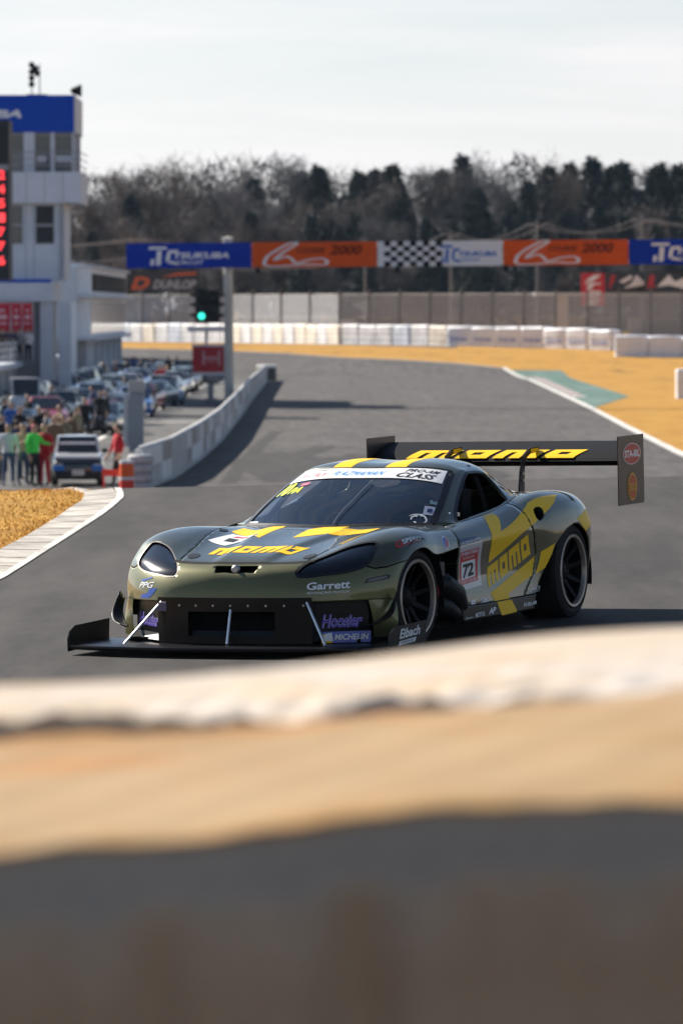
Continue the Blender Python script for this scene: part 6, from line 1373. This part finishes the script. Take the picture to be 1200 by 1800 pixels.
for k, (px, Y, top, ps, lb) in enumerate([(4, 171, 'black', 'stand', 'person in black behind the white striped top'), (52, 168, 'navy', 'phone', 'person in navy behind the green vest'), (70, 186, 'black', 'stand', 'person in black behind the grey coat'), (106, 190, 'brown', 'talk', 'person in brown pointing among the near cars'), (34, 186, 'black', 'talk', 'person in black pointing near the picture edge'), (135, 186, 'khaki', 'stand', 'person in khaki behind the hatchback roof'), (150, 206, 'black', 'stand', 'person in black standing before the centre row'), (162, 236, 'navy', 'stand', 'person in navy between the centre row cars'), (50, 214, 'black', 'phone', 'person in black by the minivan'), (92, 240, 'grey', 'stand', 'person in grey among the centre row cars')]):
    person(px, Y, 0, random.uniform(-1.5, 1.5), ps, top, 'black', lb)
person(281, 322, 0, .2, 'stand', 'red', 'red', 'person in a red overall at the end of the parked rows')
person(289, 330, 0, -.4, 'stand', 'red', 'black', 'person in a red top and black trousers at the end of the parked rows')
for k, px in enumerate((180, 203, 222, 247, 268, 296, 312, 236)):
    person(px, 352 + 6 * k, 0, random.uniform(-3, 3), random.choice(['stand', 'talk', 'phone']), ['black', 'navy', 'black', 'grey', 'navy', 'black', 'navy', 'blue'][k], 'black', ['person in black at the far end of the pit lane by the office', 'person in navy at the far end of the pit lane', 'person in black far down the pit lane beside the cars', 'person in grey far down the pit lane', 'second person in navy far down the pit lane', 'person in black close to the starter stand', 'person in navy close to the starter stand', 'person in blue at the far end of the pit lane'][k])
for k, px in enumerate((8, 22, 36, 50)):
    person(px, 296, 2.17, random.uniform(-1, 1), random.choice(['stand', 'phone']), ['black', 'navy', 'grey', 'white'][k], 'black', ['person in black on the pit deck at the picture edge', 'person in navy on the pit deck under the banners', 'person in grey on the pit deck under the banners', 'person in white on the pit deck nearest the pillar'][k], X=-17.6 + .45 * k)

# ------------------------------------------------------------------ small things at the pit wall
br = empty('orange_barrel', (-5.74, 152.2, float(zg(-5.74, 152.2)))); tag(br, 'orange and white traffic barrel at the end of the pit wall', 'barrel')
orange_p = mat('barrel_orange', (.75, .10, .015), rough=.5); redor = mat('barrel_red', (.70, .04, .02), rough=.5)
for z0, z1, m_ in ((.0, .36, redor), (.364, .44, wht_p), (.444, .80, orange_p), (.804, .88, wht_p)):
    mb = MB(); mb.lathe([(z0, 0), (z0, .20), (z1, .19), (z1, 0)], 20, 'z'); mb.build('band', m_, br, True)
hs_ = empty('hazard_stand', (-6.25, 156.4, float(zg(-6.25, 156.4)))); tag(hs_, 'low red and white folding stand beside the orange barrel', 'stand')
for x in (-.28, .28):
    mb = MB(); mb.tube([(x, -.25, 0), (x, 0, .55), (x, .25, 0)], .025, 6); mb.build('leg', redor, hs_)
mb = MB(); mb.box(-.32, .32, -.03, .03, .34, .52); mb.build('bar', redor, hs_)
tb = empty('tyre_pack', (-5.42, 153.9, float(zg(-5.42, 153.9)))); tag(tb, 'pale strapped tyre pack at the near end of the pit wall', 'tyre stack')
for k in range(4):
    mb = MB(); mb.lathe([(k * .25, 0), (k * .25, .30), (k * .25 + .05, .36), (k * .25 + .19, .36), (k * .25 + .24, .30), (k * .25 + .24, 0)], 18, 'z'); mb.build('tyre', mat('painted_tyre', (.42, .42, .43), rough=.7, noise=.2), tb, True)
gp = empty('signal_post', (-7.05, 196, float(zg(-7.05, 196)))); tag(gp, 'grey steel signal post with a square box on top inside the pit wall', 'post')
mb = MB(); mb.box(-.26, .26, -.2, .2, 0, 2.05); mb.build('column', mat('post_grey_blue', (.20, .23, .27), rough=.5, metal=.3), gp, bevel=.03)
mb = MB(); mb.box(-.27, .27, -.12, .12, 2.05, 2.48); mb.build('box', mat('post_box', (.34, .34, .34), rough=.6), gp, bevel=.03)
mb = MB(); mb.box(-.45, -.27, -.1, .1, .2, 1.9); mb.build('side_panel', mat('post_panel', (.45, .47, .50), rough=.5), gp)
# ------------------------------------------------------------------ tarpaulin covered barriers right in front of the camera
def fold(x, y, k): return math.sin(x * 17 + y * 9 + k) * .5 + math.sin(x * 41 - y * 23 + 2.1 * k) * .3 + math.sin(x * 83 + y * 61 + k) * .2
def tarp_mat(name, stops, scale, rough=.55, bump=.5):
    m, n, l, b = nodes_of(name, rough); o = n.new('ShaderNodeTexCoord').outputs['Object']
    a = noise_node(n, l, o, scale, 6, .6, (.5, 1.3, 1)); cc = ramp(n, l, a, stops); f = noise_node(n, l, o, 60, 3)
    cc = mixcol(n, l, .35, cc, ramp(n, l, f, [(.3, .6), (.7, 1.)]), 'MULTIPLY'); l.new(cc, b.inputs['Base Color'])
    bp = n.new('ShaderNodeBump'); bp.inputs['Strength'].default_value = bump; bp.inputs['Distance'].default_value = .01; l.new(noise_node(n, l, o, 9, 5), bp.inputs['Height']); l.new(bp.outputs['Normal'], b.inputs['Normal'])
    return m
tan = tarp_mat('tan_tarpaulin', [(.30, (.36, .155, .032)), (.44, (.35, .205, .075)), (.56, (.36, .245, .125)), (.70, (.40, .170, .030))], 2.2)
pale = tarp_mat('pale_tarpaulin', [(.30, (.50, .30, .13)), (.43, (.54, .42, .29)), (.56, (.56, .50, .44)), (.75, (.50, .50, .50))], 1.8)
side = tarp_mat('side_tarpaulin', [(.30, (.37, .285, .21)), (.50, (.40, .31, .23)), (.70, (.43, .335, .25))], 3.0)
def wide(u): t = 2 * u - 1; return math.copysign(.75 * abs(t) + 13 * abs(t) ** 4, t)   # dense mesh in the middle, the wall runs on to both sides
def tan_h(x, y): return 1.630 + .080 * (1.2 * math.tanh(x / 1.2) + .33) + .0045 * fold(x * .8, y * .5, 0.) + .004 * math.sin(5 * x - 2 * y) + .010 * math.exp(-((x + .24) / .05) ** 2 - ((y - 5.68) / .08) ** 2) + .008 * math.exp(-((y - 5.72) / .10) ** 2) * math.sin(9 * x + 1)
NX = 240
fb1 = empty('tyre_barrier', (0, 6.3, 0)); tag(fb1, 'tan tarpaulin covered tyre barrier nearest the camera, its side in shade', 'tyre barrier')
def near_sheet(u, v):
    x = wide(u); e = 5.60 + .018 * math.sin(6 * x) + .012 * math.sin(23 * x + 1)
    if v > .45: y = e + (7.12 - e) * ((v - .45) / .55); z = tan_h(x, y)
    elif v > .33:
        a = (v - .33) / .12 * math.pi / 2; y = e - .05 * (1 - math.sin(a)) ; z = tan_h(x, e) - .05 * (1 - math.sin(a) ) - .02 * math.cos(a)
    else:
        t = (.33 - v) / .33; amp = .016 + .03 * t; y = e - .05 + .10 * min(1, t * 9) - .16 * t + amp * (math.sin(x * 33 + 1.3 + .8 * math.sin(x * 9)) * .6 + math.sin(x * 61 + .4) * .4) - .03 * t; z = tan_h(x, e) - .07 - t * 1.95
    return (x, y - 6.3, z)
mb = MB(); mb.grid(near_sheet, NX, 70); cov = mb.build('cover', tan, fb1, True, angle=80)
cov.data.materials.append(side)
for q_, p in enumerate(cov.data.polygons):
    if (q_ % 70) < 30: p.material_index = 1
for k in range(38):
    mb = MB()
    for j in range(6): mb.lathe([(j * .3 - .35, .28), (j * .3 - .30, .34), (j * .3 - .14, .34), (j * .3 - .08, .28)], 20, 'z', (-12.6 + .68 * k, .02, 0))
    mb.build('tyre_stack', mat('old_tyre', (.02, .02, .02), rough=.8), fb1, True)
fb2 = empty('tyre_barrier', (0, 7.8, 0)); tag(fb2, 'white wrinkled tarpaulin barrier just behind the tan covered one', 'tyre barrier')
def far_sheet(u, v):
    x = wide(u); y0 = 7.13 + .02 * math.sin(7 * x + 1) + .012 * math.sin(31 * x); yf_ = 7.86 + .95 / (1 + math.exp(-(x - .12) * 6))
    xt = 1.2 * math.tanh(x / 1.2); base = 1.628 + .078 * (xt + .33)
    top = 1.646 + .030 * (xt + .45) + .004 * math.sin(5 * x)
    if v < .3:                                        # bunched, wrinkled edge
        t = v / .3; y = y0 + .02 * t - .03 * math.sin(math.pi * t); z = (base - .30) * (1 - t) + top * t
        w_ = math.sin(math.pi * min(1, t * 1.1)); z += w_ * .002 * fold(x, t * .3, 1.); y += .008 * w_ * fold(x * .7, t * .2, 2.)
    elif v < .8:
        t = (v - .3) / .5; y = y0 + .02 + (yf_ - y0 - .02) * t
        z = top + (.013 * fold(x * .6, y * 2.0, 3.) + .009 * math.sin(14 * x + 22 * y + 2 * math.sin(7 * x)) + .010 * fold(x * 1.9 + 1, y * 1.2, 5.)) * math.exp(-t * 2.8) + .002 * fold(x * .5, y * .5, 4.)
        z += .010 * math.exp(-((x - .09 - .35 * (y - y0)) / .03) ** 2) * math.exp(-((y - y0 - .12) / .12) ** 2)
    else:
        t = (v - .8) / .2; y = yf_ + .02 * math.sin(t * 1.57); z = top - 2.0 * t ** 1.5
    return (x, y - 7.8, z)
mb = MB(); mb.grid(far_sheet, 380, 90); mb.build('cover', pale, fb2, True, angle=80)
for k in range(38):
    mb = MB()
    for j in range(6): mb.lathe([(j * .3 - .35, .16), (j * .3 - .30, .21), (j * .3 - .14, .21), (j * .3 - .08, .16)], 16, 'z', (-12.6 + .68 * k, -.4, 0))
    mb.build('tyre_stack', mat('old_tyre'), fb2, True)
# ------------------------------------------------------------------ the air: thin winter haze round the whole place
hm = bpy.data.materials.new('haze'); hm.use_nodes = True; hn = hm.node_tree.nodes; hn.clear()
ho = hn.new('ShaderNodeOutputMaterial'); hv = hn.new('ShaderNodeVolumePrincipled'); hv.inputs['Color'].default_value = (.55, .76, 1, 1); hv.inputs['Density'].default_value = .00003; hv.inputs['Anisotropy'].default_value = .2
hm.node_tree.links.new(hv.outputs['Volume'], ho.inputs['Volume'])
mb = MB(); mb.box(-700, 700, -80, 1200, -5, 26); hz_o = mb.build('haze', hm); tag(hz_o, kind='stuff')
